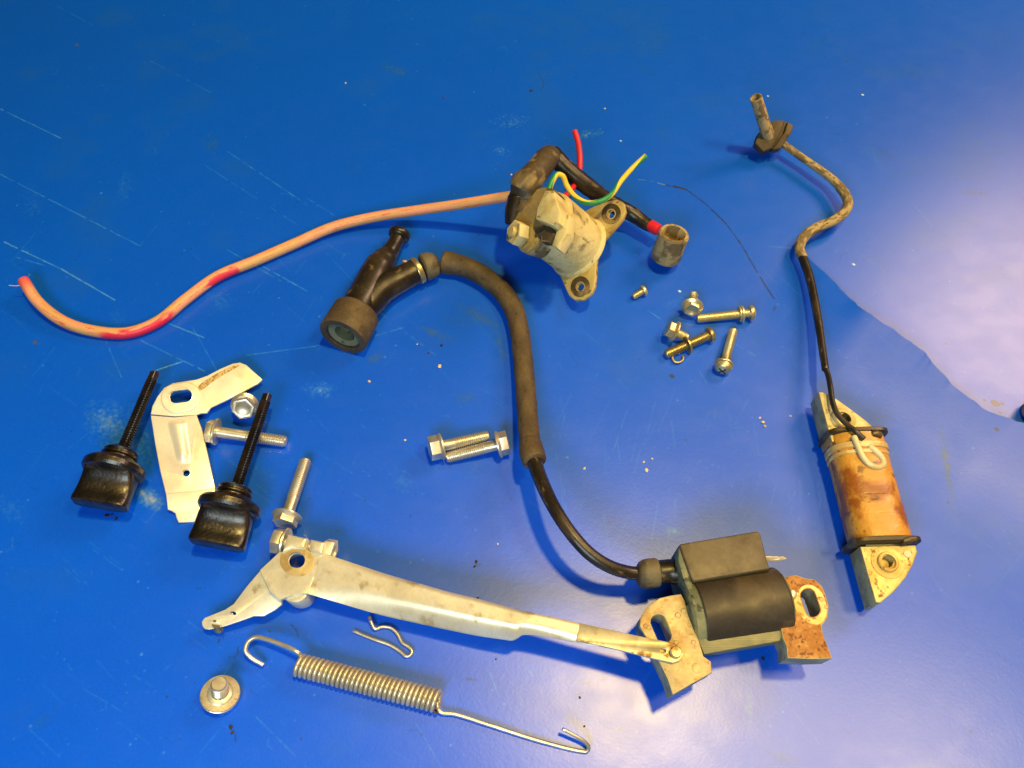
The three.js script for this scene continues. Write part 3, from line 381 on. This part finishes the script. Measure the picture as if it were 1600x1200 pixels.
  part('lead_boot', sweep([[...Z(232, 365), 20, 20], [...Z(220, 366), 20, 22.5], [...Z(170, 372), 20, 23], [...Z(140, 378), 20, 22.5], [...Z(110, 380), 20, 19], [...Z(95, 380), 20, 13]], { round: 28, straight: true, seg: 15 }), M.greyRubber, g, 'dusty rubber boot on the lead');
  part('lead', sweep([[1004, 897, 20, 10.5], [980, 894, 22, 10.5], [950, 884, 26, 10.5], [920, 864, 29, 10.6], [892, 833, 31, 10.6], [868, 797, 30, 11], [848, 757, 25, 11.6], [834, 718, 20, 12], [827, 690, 17, 12], [825, 660, 14, 12]], { round: 20, seg: 90 }), M.rubber, g, 'black high tension lead');
  part('lead_sleeve', sweep([[833, 716, 19, 17.6], [829, 697, 17, 17], [826, 670, 14, 16.4], [822, 620, 10, 16.2], [817, 560, 8, 15.6], [811, 515, 7, 15.4], [802, 482, 6.6, 15.6], [784, 455, 6.4, 15.6], [758, 433, 6.2, 15.8], [726, 417, 6.2, 16.2], [692, 409, 6.4, 18.5]], { round: 24, seg: 110, wob: 0.012 }), M.rubberDust, g, 'dusty thick outer sleeve of the lead');
  part('sleeve_band', sweep([[836, 722, 20.5, 19], [833, 714, 19.5, 20], [830, 702, 17.8, 19.4], [828, 692, 16.4, 18]], { round: 24, straight: true, seg: 9 }), M.rubberDust, g);
}

// ---------- charging coil with its wire ----------
{
  const Z = (x, y) => [1220 + x / 3, 580 + y / 3], g = thing('charging_coil', 'orange wound charging coil on a pale pointed core with a long thin wire', 'charging coil', P(1345, 780));
  const top = flat(17);
  const c1 = part('core_end', plate(top, [[178, 97], [196, 98], [262, 130], [345, 190], [400, 232], [452, 280], [470, 312], [240, 330], [222, 270], [198, 180]].map(([x, y]) => Z(x, y)), 13, { bevel: 0.3, holes: [oval(...Z(302, 222), 9.5, 9)] }), [M.coreGrey, M.side], g, 'pale upper core end with one hole');
  const c2 = part('core_end', plate(top, [[372, 822], [500, 818], [632, 815], [641, 846], [620, 905], [586, 968], [530, 1034], [468, 1086], [446, 1084], [424, 1010], [398, 915]].map(([x, y]) => Z(x, y)), 13, { bevel: 0.4, holes: [oval(...Z(500, 892), 11, 11)] }), [M.coreYellow, M.side], g, 'yellow lower core end with a hollow rivet');
  part('lamination', plate(flat(16.2), [[270, 330], [440, 310], [590, 815], [400, 822]].map(([x, y]) => Z(x, y)), 12, { bevel: 0.2 }), M.laminate, g);
  part('bushing', turned([[3.6, 0.2], [3.6, 1], [5.6, 1], [6.2, 0.2]], P(...Z(292, 226), 17), P(...Z(292, 226), 17).add(V(0, 1, 0))), M.dust, c1);
  part('bushing', merge(turned([[3.4, -5], [3.4, 1.2], [4.2, 1.4], [4.6, 1], [4.6, 0.2], [7.2, 0.35], [7.4, 0]], P(...Z(500, 896), 17), P(...Z(500, 896), 17).add(V(0, 1, 0))), turned([[0, -4.5], [3.4, -4.5]], P(...Z(500, 896), 17), P(...Z(500, 896), 17).add(V(0, 1, 0)))), M.coreYellow, c2);
  part('pin', turned([[0, 0.5], [1.6, 0.4], [1.8, 0]], P(...Z(593, 857), 17), P(...Z(593, 857), 17).add(V(0, 1, 0)), { seg: 14 }), M.whiteSleeve, c2);
  // winding: rounded bar along the core, a little uneven like wrapped film
  const wa = P(...Z(338, 322), 11), wb = P(...Z(465, 805), 11), d = wb.clone().sub(wa), len = d.length(), dir = d.clone().normalize(), acr = dir.clone().cross(UPV).normalize();
  const bar = (x0, x1, hw, hh, n, wobble, e = 3.2, s0 = 1) => {
    const pos = [], idx = [], uv = [], round = 44, rows = [[x0, 0.001], [x0, 0.97], [x0 + 0.3 * MM, 1]]; for (let i = 1; i < n; i++) rows.push([x0 + (x1 - x0) * i / n, 1]); rows.push([x1 - 0.3 * MM, 1], [x1, 0.97], [x1, 0.001]);
    rows.forEach(([x, k], i) => { for (let j = 0; j <= round; j++) { const t = j / round * 2 * Math.PI, c = Math.cos(t), s = Math.sin(t), q = (v) => Math.sign(v) * Math.abs(v) ** (2 / e), w = 1 + wobble * (fbm(x / len, (j % round) / round, 8, 95, 3) - 0.5) ; const p = wa.clone().addScaledVector(dir, x).addScaledVector(acr, q(c) * hw * MM * k * w).addScaledVector(UPV, q(s) * hh * MM * k * w); pos.push(p.x, p.y, p.z); uv.push(x / 0.05, j / round * 1.6); } });
    for (let i = 0; i < rows.length - 1; i++) for (let j = 0; j < round; j++) { const A = i * (round + 1) + j, B = A + round + 1; idx.push(A, A + 1, B, B, A + 1, B + 1); }
    const q = new THREE.BufferGeometry(); q.setAttribute('position', new THREE.Float32BufferAttribute(pos, 3)); q.setAttribute('uv', new THREE.Float32BufferAttribute(uv, 2)); q.setIndex(idx); return crease(q.toNonIndexed(), 0.8);
  };
  part('winding', bar(0, len, 13.6, 10.4, 60, 0.04, 2.7), M.winding, g);
  for (const [x, t] of [[0.44, 1.6], [0.66, 1.2]]) part('film_edge', bar(len * x, len * x + t * 6 * MM, 13.66, 10.46, 6, 0.04, 2.7), M.winding, g);
  part('bobbin_cheek', bar(-2.2 * MM, 0, 15, 10.6, 3, 0, 5), M.bobbin, g); part('bobbin_cheek', bar(len, len + 2.2 * MM, 15.8, 10.6, 3, 0, 5), M.bobbin, g);
  part('bobbin_tab', sweep([[...Z(425, 296), 20.5, 5.5], [...Z(445, 294), 20.5, 6.5], [...Z(468, 302), 20, 6]], { round: 12 }), M.bobbin, g);
  part('bobbin_tab', sweep([[...Z(570, 798), 20.3, 5.5], [...Z(600, 790), 20.3, 6], [...Z(630, 786), 20, 5.5]], { round: 12 }), M.bobbin, g);
  part('tape_tie', bar(5.2 * MM, 8.4 * MM, 14.2, 11, 6, 0.03, 2.7), M.tape, g, 'pale cord tied round the winding');
  part('tape_tie', bar(9.4 * MM, 11.4 * MM, 13.9, 10.8, 6, 0.06, 2.7), M.tape, g);
  part('white_sleeve', sweep([[...Z(342, 305), 22.2, 5], [...Z(362, 355), 22.4, 5], [...Z(388, 408), 22.2, 5], [...Z(420, 440), 21.8, 5], [...Z(458, 450), 21.2, 5], [...Z(482, 434), 20.6, 5], [...Z(474, 404), 21, 4.8], [...Z(440, 370), 21.6, 5], [...Z(415, 352), 21.4, 4.6]], { round: 14 }), M.whiteSleeve, g, 'white insulating sleeve looped over the winding');
  part('wire_end', sweep([[...Z(392, 318), 23, 4], [...Z(350, 282), 23.5, 4.2], [...Z(300, 240), 22, 4.4], [...Z(262, 195), 21, 4.4], [...Z(242, 140), 20, 4.4], [...Z(232, 70), 19, 4.4], [...Z(222, 20), 17, 4.4], [1289, 572, 16, 4.4]], { round: 12 }), M.wireBlack, g, 'thin dark end of the wire across the core');
  part('wire_sleeve', sweep([[1290, 578, 16, 5.6], [1285, 545, 14, 6], [1280, 510, 12, 6.4], [1273, 470, 10, 6.6], [1264, 430, 8, 7], [1254, 402, 7, 7]], { round: 14, wob: 0.03 }), M.rubber, g, 'black sleeve on the wire');
  part('wire', sweep([[1255, 404, 7, 7.2], [1249, 388, 7, 7.6], [1257, 370, 8, 8], [1276, 356, 9, 8], [1300, 346, 10, 7.8], [1320, 331, 10, 7.6], [1325, 316, 10, 7.6], [1318, 300, 10, 7.4], [1300, 280, 9, 6.4], [1276, 262, 9, 6], [1250, 244, 9, 5.6], [1222, 224, 10, 5.6]], { round: 16, wob: 0.04, seg: 90 }), M.rubberTan, g, 'dusty tan wire in an S bend');
  // grommet and bullet tube at the far end
  const gn = V(-0.1, 0.85, 0.5).normalize();
  part('grommet', merge(plate({ p: P(1204, 212, 16), n: gn }, [[1180, 224], [1185, 208], [1202, 191], [1214, 187], [1226, 188], [1222, 203], [1207, 231], [1193, 237]], 9, { bevel: 1 }), plate({ p: P(1216, 210, 12), n: gn }, [[1200, 232], [1219, 204], [1226, 190], [1234, 192], [1226, 208], [1210, 234]], 6, { bevel: 0.5 }), plate({ p: P(1222, 208, 16), n: gn }, [[1207, 234], [1226, 206], [1231, 190], [1240, 196], [1237, 207], [1220, 232]], 9, { bevel: 0.8 })), M.rubberDust, g, 'dusty rubber grommet with a groove');
  const ga = P(1201, 215, 13), gb = P(1181, 152, 42), gl = ga.distanceTo(gb) / MM;
  part('bullet_tube', turned([[0, 0], [3.9, 0], [3.9, gl * 0.28], [3.6, gl * 0.3], [3.5, gl - 0.4], [3.3, gl], [2.6, gl], [2.5, gl - 1], [2.4, gl * 0.6], [0, gl * 0.6]], ga, gb, { seg: 24 }), M.rubberTan, g, 'open rubber tube on the wire end');
}

// ---------- governor lever ----------
{
  const ZA = (x, y) => [300 + x / 3.87, 800 + y / 3.87], g = thing('governor_lever', 'long pale metal lever with clamp end, its tip on the coil foot', 'lever', P(470, 880));
  const pl = planeAlong([462, 880, 16], [1055, 1018, 31.2]);
  const ears = (pts, mm, th, b = 1) => plate(lower(pl, mm), pts.map(([x, y]) => ZA(x, y)), th, { bevel: b, segs: 3 });
  part('hub', plate(pl, [[500, 268], [530, 240], [660, 238], [680, 262], [700, 240], [788, 245], [745, 370], [700, 492], [640, 494], [575, 512], [530, 530], [470, 480], [410, 352]].map(([x, y]) => ZA(x, y)), 2.4, { bevel: 0.2, holes: [oval(...ZA(630, 290), 14.6, 13, 0.2)] }), M.lever, g, 'flat clamp end of the lever');
  part('clamp_ring', plate(lower(pl, -0.15), oval(...ZA(636, 298), 27.5, 23.5, 0.2, 28), 0.5, { bevel: 0.1, holes: [oval(...ZA(630, 290), 14.6, 13, 0.2)] }), M.ring, g, 'brown worn ring round the clamp hole');
  part('hub_boss', plate(lower(pl, 2.2), oval(...ZA(618, 470), 22, 20, 0, 26), 11, { bevel: 1 }), M.lever, g);
  part('clamp_ear', merge(ears([[572, 128], [692, 152], [684, 226], [600, 222], [536, 250]], -1.6, 12, 2.2)), M.lever, g); part('clamp_ear', ears([[712, 158], [800, 176], [790, 262], [720, 240], [700, 232]], -1.4, 12, 2.2), M.lever, g);
  // arm to the tip, stepping down
  const la = plane3([432, 890, 14.4], [330, 972, 8.5], [415, 960, 10.5]);
  part('link_arm', plate(la, [[62, 690], [58, 664], [76, 640], [200, 590], [252, 555], [330, 450], [420, 345], [480, 330], [540, 420], [540, 560], [500, 592], [432, 630], [372, 630], [300, 656], [200, 690], [102, 712], [76, 708]].map(([x, y]) => ZA(x, y)), 2.2, { bevel: 0.3, holes: [oval(...ZA(138, 660), 4, 3, 0, 12), oval(...ZA(250, 612), 6, 4, 0.3, 12)] }), M.lever, g, 'flat link arm with two holes');
  const pa = P(...ZA(165, 700), 7);
  part('link_pin', turned([[0, 0], [2, 0.2], [2.2, 1], [2.2, 5], [0, 5]], P(...ZA(165, 712), 3.5), P(...ZA(150, 670), 8.5), { seg: 16 }), M.dullgold, g);
  // pressed channel: rounded back with folded edges
  const channel = (st, th) => {
    const prof = (t) => -(t > 0.45 ? ((t - 0.45) / 0.55) ** 2.1 : 0) - 0.35 * (t < 0.16 ? ((0.16 - t) / 0.16) ** 2 : 0), nt = 28, ns = 110, pos = [], idx = [], uv = [];
    const at = (f) => { const x = f * (st.length - 1), k = Math.min(st.length - 2, Math.floor(x)), w = x - k; return [0, 1, 2, 3, 4].map((q) => { const p0 = st[Math.max(0, k - 1)][q], p1 = st[k][q], p2 = st[k + 1][q], p3 = st[Math.min(st.length - 1, k + 2)][q]; return 0.5 * (2 * p1 + (p2 - p0) * w + (2 * p0 - 5 * p1 + 4 * p2 - p3) * w * w + (3 * p1 - p0 - 3 * p2 + p3) * w * w * w); }); };
    for (let layer = 0; layer < 2; layer++) for (let i = 0; i <= ns; i++) { const [u0, v0, u1, v1, dep] = at(i / ns), A = onPlane(u0, v0, pl.p, pl.n), B = onPlane(u1, v1, pl.p, pl.n); for (let j = 0; j <= nt; j++) { const t = j / nt, p = A.clone().lerp(B, layer ? 0.03 + t * 0.94 : t).addScaledVector(pl.n, (prof(t) * dep - layer * th) * MM); pos.push(p.x, p.y, p.z); uv.push(A.x / 0.05, t * A.distanceTo(B) / 0.05); } }
    const N = (ns + 1) * (nt + 1), id = (l, i, j) => l * N + i * (nt + 1) + j, quad = (a, b, c, d2) => idx.push(a, b, c, c, b, d2);
    for (let i = 0; i < ns; i++) for (let j = 0; j < nt; j++) { quad(id(0, i, j), id(0, i + 1, j), id(0, i, j + 1), id(0, i + 1, j + 1)); quad(id(1, i, j), id(1, i, j + 1), id(1, i + 1, j), id(1, i + 1, j + 1)); }
    for (let i = 0; i < ns; i++) for (const j of [0, nt]) quad(id(0, i, j), id(0, i + 1, j), id(1, i, j), id(1, i + 1, j));
    for (let j = 0; j < nt; j++) for (const i of [0, ns]) quad(id(0, i, j), id(1, i, j), id(0, i, j + 1), id(1, i, j + 1));
    const q = new THREE.BufferGeometry(); q.setAttribute('position', new THREE.Float32BufferAttribute(pos, 3)); q.setAttribute('uv', new THREE.Float32BufferAttribute(uv, 2)); q.setIndex(idx); return crease(q.toNonIndexed(), 1.0);
  };
  part('channel', channel([[503, 863.5, 480, 927, 0.6], [530, 872, 508, 934, 2.5], [600, 894, 588, 955, 6], [650, 908, 640, 966, 7], [700, 922, 692, 977, 7.5], [750, 934, 742, 987, 7.5], [790, 945, 783, 993.5, 7], [804, 949, 798, 995.5, 6.4], [812, 951.5, 807, 993, 5], [822, 954, 818, 988.5, 4], [850, 960, 846, 991.5, 3], [895, 970.5, 890, 1000, 2], [940, 980.5, 934, 1009, 1]], 1.6), M.lever, g, 'rounded pressed back of the lever');
  part('lever_tip', plate(lower(pl, -0.1), [[905, 973], [960, 985], [1020, 998], [1052, 1004], [1064, 1012], [1068, 1022], [1063, 1032], [1052, 1036], [1020, 1029], [960, 1014], [900, 1001]], 1.8, { bevel: 0.5, holes: [oval(1036, 1017, 7, 6.4)] }), M.leverEnd, g, 'flat stained tip of the lever with a hole');
  part('tip_pin', turned([[0, -2.5], [2.4, -2.5], [2.4, 0.5], [2, 1], [0, 1.1]], P(1056, 1019, 32.2), P(1056, 1019, 32.2).add(V(0, 1, 0)), { seg: 18 }), M.leverEnd, g);
  // clamp bolt and nut
  const ba = P(448, 848, 11), bb = P(507, 860, 11), bd = bb.clone().sub(ba).normalize(), bt = (p, mm) => p.clone().addScaledVector(bd, mm * MM);
  part('clamp_bolt', merge(hexPrism(10.4, 4.6, ba, bt(ba, -1), { roll: 0.4, y0: 1.6 }), turned([[0, 0], [6.6, 0], [6.8, 0.8], [5.6, 1.9], [0, 1.9]], ba, bt(ba, -1)), turned([[0, 0], [2.9, 0], [2.9, 22], [0, 22]], ba, bb)), M.zinc, g, 'bolt through the clamp ears');
  part('clamp_nut', hexPrism(10, 4.8, bb, bt(bb, 1), { roll: 0.3, hole: 2.8 }), M.lever, g);
}

// ---------- tension spring ----------
{
  const ZA = (x, y) => [300 + x / 3.87, 800 + y / 3.87], ZB = (x, y) => [600 + x / 3.077, 870 + y / 3.078];
  const g = thing('tension_spring', 'silver tension spring with open hooks at both ends', 'spring', P(575, 1065));
  const a = P(467, 1039, 5.6), b = P(686, 1096, 5.6), dir = b.clone().sub(a).normalize(), len = a.distanceTo(b), side = dir.clone().cross(UPV).normalize(), turns = 30, pts = [];
  for (let i = 0; i <= turns * 18; i++) { const t = i / 18 * 2 * Math.PI, p = a.clone().addScaledVector(dir, len * i / (turns * 18)).addScaledVector(UPV, Math.sin(t) * 4.1 * MM).addScaledVector(side, Math.cos(t) * 4.1 * MM); pts.push(p); }
  part('coil', crease(new THREE.TubeGeometry(new THREE.CatmullRomCurve3(pts), turns * 20, 1.02 * MM, 8).toNonIndexed(), 1), M.grimyZinc, g, 'close wound body of the spring');
  part('hook', sweep([[...ZA(665, 880), 7, 3.5], [...ZA(640, 848), 9.5, 3.5], [...ZA(540, 800), 9, 3.5], [...ZA(440, 765), 8, 3.5], [...ZA(385, 757), 7.5, 3.6], [...ZA(342, 782), 7, 3.6], [...ZA(324, 832), 6.5, 3.6], [...ZA(348, 872), 5, 3.6], [...ZA(432, 926), 3, 3.5]], { round: 12 }), M.zinc, g);
  part('hook', sweep([[...ZB(255, 700), 4, 3.4], [...ZB(270, 745), 3, 3.3], [...ZB(340, 756), 2.4, 3.3], [...ZB(500, 806), 2, 3.3], [...ZB(750, 886), 1.4, 3.3], [...ZB(945, 934), 1.2, 3.3], [...ZB(976, 934), 1.6, 3.3], [...ZB(984, 918), 2.6, 3.2], [...ZB(966, 890), 4.5, 3], [...ZB(858, 828), 8, 2.8]], { round: 12, seg: 70 }), M.zinc, g);
}
{ // hairpin clip
  const ZA = (x, y) => [300 + x / 3.87, 800 + y / 3.87], g = thing('hairpin_clip', 'small bent wire hairpin clip between the lever and the spring', 'clip', P(600, 995));
  part('wire', sweep([[1070, 630, 3], [1084, 668, 2.6], [1108, 706, 2], [1150, 694, 1.6], [1200, 700, 1.4], [1240, 735, 1.4], [1270, 788, 1.4], [1310, 815, 1.4], [1331, 842, 1.4], [1318, 868, 1.4], [1293, 872, 1.4], [1260, 846, 1.2], [1200, 806, 1.1], [1100, 770, 1.1], [974, 718, 1.1]].map(([x, y, h]) => [...ZA(x, y), h, 2.7]), { round: 10, seg: 90 }), M.zinc, g);
}

// ---------- bent metal bracket ----------
{
  const Z = (x, y) => [80 + x / 3.53, 540 + y / 3.53], g = thing('bent_bracket', 'bright bent sheet metal bracket with a slot between the two dipsticks', 'bracket', P(290, 680));
  const up = plane3([...Z(548, 378), 9.5], [...Z(800, 378), 6.5], [...Z(1040, 95), 9]);
  part('slotted_plate', plate(up, [[548, 378], [556, 335], [585, 280], [622, 232], [670, 206], [800, 186], [860, 165], [930, 128], [1000, 98], [1040, 92], [1075, 105], [1165, 186], [1140, 210], [1050, 260], [960, 305], [880, 342], [858, 372], [825, 374], [802, 382], [680, 390]].map(([x, y]) => Z(x, y)), 1.6, { bevel: 0.5, segs: 3, holes: [slot(...Z(686, 282), ...Z(742, 275), 11.5)] }), M.bare, g, 'slotted upper plate of the bracket');
  part('slot_rim', plate(lower(up, -0.9), slot(...Z(686, 290), ...Z(742, 281), 23, 14), 1.1, { bevel: 0.5, segs: 4, holes: [slot(...Z(686, 282), ...Z(742, 275), 11.8)] }), M.bare, g);
  part('soot_stain', plate(lower(up, -0.08), [[812, 222], [860, 186], [930, 144], [1000, 112], [1036, 104], [1030, 116], [960, 156], [890, 200], [840, 240], [818, 246]].map(([x, y]) => Z(x, y)), 0.1, { bevel: 0, curve: 0.4 }), M.soot, g, 'brown soot along the plate edge');
  const st = plane3([...Z(548, 384), 9.5], [...Z(802, 380), 6.5], [...Z(905, 790), 1.5]);
  part('strip', plate(st, [[548, 384], [680, 394], [802, 382], [812, 410], [835, 470], [870, 630], [905, 785], [770, 806], [632, 820], [600, 690], [572, 540]].map(([x, y]) => Z(x, y)), 1.5, { bevel: 0.5, segs: 3, holes: [oval(...Z(745, 702), 7.6, 7)] }), M.bare, g, 'flat strip of the bracket with a round hole');
  const rib = (cs, wid, high) => { // a pressed rib that swells out of the strip
    const nu = 24, nv = 60, pos = [], idx = [], uv = [], c = new THREE.CatmullRomCurve3(cs.map(([x, y]) => V(...Z(x, y), 0)));
    for (let j = 0; j <= nv; j++) for (let i = 0; i <= nu; i++) { const p = c.getPoint(j / nv), e = i / nu * 2 - 1, w = wid(j / nv), q = onPlane(p.x + e * w, p.y - e * w * 0.12, st.p, st.n).addScaledVector(st.n, (high * Math.cos(e * Math.PI / 2) ** 1.6 * sm(0, 0.16, j / nv) * sm(1, 0.8, j / nv) - 0.06) * MM); pos.push(q.x, q.y, q.z); uv.push(q.x / 0.05, q.z / 0.05); }
    for (let j = 0; j < nv; j++) for (let i = 0; i < nu; i++) { const a = j * (nu + 1) + i, b = a + nu + 1; idx.push(a, b, a + 1, b, b + 1, a + 1); }
    const q = new THREE.BufferGeometry(); q.setAttribute('position', new THREE.Float32BufferAttribute(pos, 3)); q.setAttribute('uv', new THREE.Float32BufferAttribute(uv, 2)); q.setIndex(idx); return crease(q.toNonIndexed(), 1.2);
  };
  part('rib', rib([[690, 404], [704, 480], [720, 560], [738, 660]], (t) => 17 - 5 * t, 2.3), M.bare, g);
  const lip = plane3([...Z(632, 820), 5.3], [...Z(905, 785), 1.5], [...Z(745, 975), 1.6]);
  part('lip', plate(lip, [[632, 816], [770, 803], [905, 782], [900, 815], [845, 862], [812, 915], [792, 972], [702, 976], [690, 950], [684, 925], [664, 912], [642, 904]].map(([x, y]) => Z(x, y)), 1.5, { bevel: 0.5, segs: 3 }), M.bare, g, 'bent lip of the bracket');
}

// ---------- oil dipsticks: local axis +x runs along the rod ----------
function dipstick(label, cap, tip, roll) {
  const A = P(...cap), B = P(...tip), L = A.distanceTo(B), g = thing('oil_dipstick', label, 'dipstick', A, 'black oil dipsticks');
  g.userData.own = true; delete g.userData.group;
  const x = B.clone().sub(A).normalize(), z = x.clone().cross(UPV).normalize(), y = z.clone().cross(x);
  g.quaternion.setFromRotationMatrix(new THREE.Matrix4().makeBasis(x, y, z)).multiply(new THREE.Quaternion().setFromAxisAngle(V(1, 0, 0), roll));
  const O = V(0, 0, 0), X = V(1, 0, 0);
  // rod: flat sided with ratchet teeth on both edges
  const r = 2.1, step = 1.35, n = Math.floor((L / MM - 12) / step);
  const s = new THREE.Shape(); s.moveTo(8 * MM, -r * MM); for (let i = 0; i < n; i++) { const q = 9 + i * step; s.lineTo(q * MM, -r * MM); s.lineTo((q + step * 0.5) * MM, -(r - 0.5) * MM); } s.lineTo(L, -(r - 0.6) * MM); s.lineTo(L, (r - 0.6) * MM); for (let i = n - 1; i >= 0; i--) { const q = 9 + i * step; s.lineTo((q + step * 0.5) * MM, (r - 0.5) * MM); s.lineTo(q * MM, r * MM); } s.lineTo(8 * MM, r * MM);
  const rod = new THREE.ExtrudeGeometry(s, { depth: 2.6 * MM, bevelThickness: 0.4 * MM, bevelSize: 0.3 * MM, bevelSegments: 1 }); rod.translate(0, 0, -1.3 * MM); rod.rotateX(Math.PI / 2 - 0.5);
  const ribs = []; for (let i = 0; i < n; i++) ribs.push(new THREE.BoxGeometry(0.55 * MM, 3.6 * MM, 0.7 * MM).rotateX(Math.PI / 2 - 0.5).translate((9 + i * step) * MM, 0.85 * MM, 1.35 * MM));
  part('rod', boxUV(crease(merge(rod, ...ribs), 0.4)), M.wetBlack, g);
  part('thread', turned([[0, 11], [4.5, 11], [7.6, 10.4], [8.6, 9.4], [8, 8.6], [8, 8], [9.2, 7.2], [9.2, 6.4], [8.4, 5.6], [8.4, 5], [10, 4.4], [10.4, 3.4], [9.4, 2.4], [9.4, 1], [0, 1]], O, X, { seg: 36 }).scale(0.92, 0.92, 0.92), M.wetBlack, g);
  part('cap_disc', turned([[0, 2.4], [12.5, 2.6], [14.6, 2], [15.6, 0.6], [15.6, -1.8], [14.6, -3.2], [12.5, -4.2], [0, -4.4]], O, X, { seg: 48 }).scale(0.92, 0.92, 0.92), M.wetBlack, g);
  // grip: waisted block across the cap
  const st = [[-2.5, 12.4, 11.5], [-4.8, 12.8, 8.6], [-7, 13.1, 6.4], [-10, 13.3, 5], [-13, 13.5, 4.5], [-16, 13.7, 4.8], [-18.4, 13.8, 5.6], [-19.8, 13.5, 5.6], [-20.6, 12.5, 4.4], [-20.4, 0.01, 0.01]], pos = [], idx = [], K = 56;
  st.forEach(([px, w, t]) => { for (let k = 0; k <= K; k++) { const a = k / K * 2 * Math.PI, q = (v) => Math.sign(v) * Math.abs(v) ** 0.44; pos.push(px * MM, q(Math.sin(a)) * t * MM, q(Math.cos(a)) * w * MM); } });
  for (let i = 0; i < st.length - 1; i++) for (let k = 0; k < K; k++) { const a = i * (K + 1) + k, b = a + K + 1; idx.push(a, b, a + 1, b, b + 1, a + 1); }
  const q = new THREE.BufferGeometry(); q.setAttribute('position', new THREE.Float32BufferAttribute(pos, 3)); q.setIndex(idx);
  part('grip', boxUV(crease(q.toNonIndexed(), 0.7).scale(0.95, 0.92, 0.92)), M.wetBlack, g);
  return g;
}
dipstick('oily black dipstick left of the bent bracket with its rod against the bracket edge', [179, 732, 13.5], [242, 582, 11], 0.15);
dipstick('oily black dipstick overlapping the lower end of the bent bracket, its rod crossing a bolt', [359, 791, 13.5], [418, 617, 14], 0.15);

// ---------- loose bits ----------
{
  const bits = (name, label, list, m) => {
    const gs = list.map(([u, v, r], i) => { const q = new THREE.IcosahedronGeometry(1, 1), p = q.attributes.position, k = r * 0.8 * sc(u, v); for (let j = 0; j < p.count; j++) { const x = p.getX(j), y = p.getY(j), z = p.getZ(j), w = 0.7 + 0.6 * hash(Math.round(x * 50) + i * 7, Math.round(y * 50), Math.round(z * 50)); p.setXYZ(j, x * w * k * 1.3, y * w * k * 0.6, z * w * k); } q.rotateY(i * 1.7); const c = P(u, v); q.translate(c.x, k * 0.4, c.z); return boxUV(q); });
    const o = part(name, crease(merge(...gs), 0.4), m); scene.add(o); o.userData = { kind: 'stuff', label, category: 'debris' };
  };
  bits('pale_crumbs', 'pale crumbs of dirt scattered on the blue table', [[632, 409, 3.2], [687, 573, 3.6], [1192, 660, 2.8], [1195, 666, 2.4], [1187, 653, 1.9], [1010, 735, 3.2], [1006, 722, 2.0], [1019, 717, 1.6], [913, 732, 2.4], [577, 596, 2.4], [360, 426, 1.6], [1235, 650, 1.6], [540, 130, 1.6], [633, 688, 1.9], [799, 273, 1.6], [945, 170, 1.4], [778, 850, 1.6], [652, 538, 1.2]], M.crumb);
  bits('dark_grit', 'dark crumbs of grease and grit scattered on the blue table', [[167, 806, 3.4], [182, 811, 3], [175, 804, 2.2], [361, 1136, 3.4], [363, 1145, 2.8], [744, 878, 2.6], [742, 885, 2.2], [1192, 1030, 2.4], [746, 935, 2.4], [830, 142, 2.4], [690, 540, 2.4], [505, 868, 1.6], [694, 153, 1.8], [1192, 1028, 2], [669, 552, 1.8], [775, 1030, 1.6], [906, 1090, 2], [913, 1135, 1.8]], M.grit);
  const g = thing('brown_knob', 'brown rounded object cut off by the right edge of the photo', 'knob', P(1618, 648));
  part('knob_body', turned([[0, 0], [6, 0], [7.6, 1.2], [8, 5], [7.2, 10], [5, 13], [0, 14]], P(1618, 648, 0), P(1618, 648, 0).add(V(0, 1, 0)), { seg: 32 }), M.brown, g);
}

renderer.render(scene, camera);
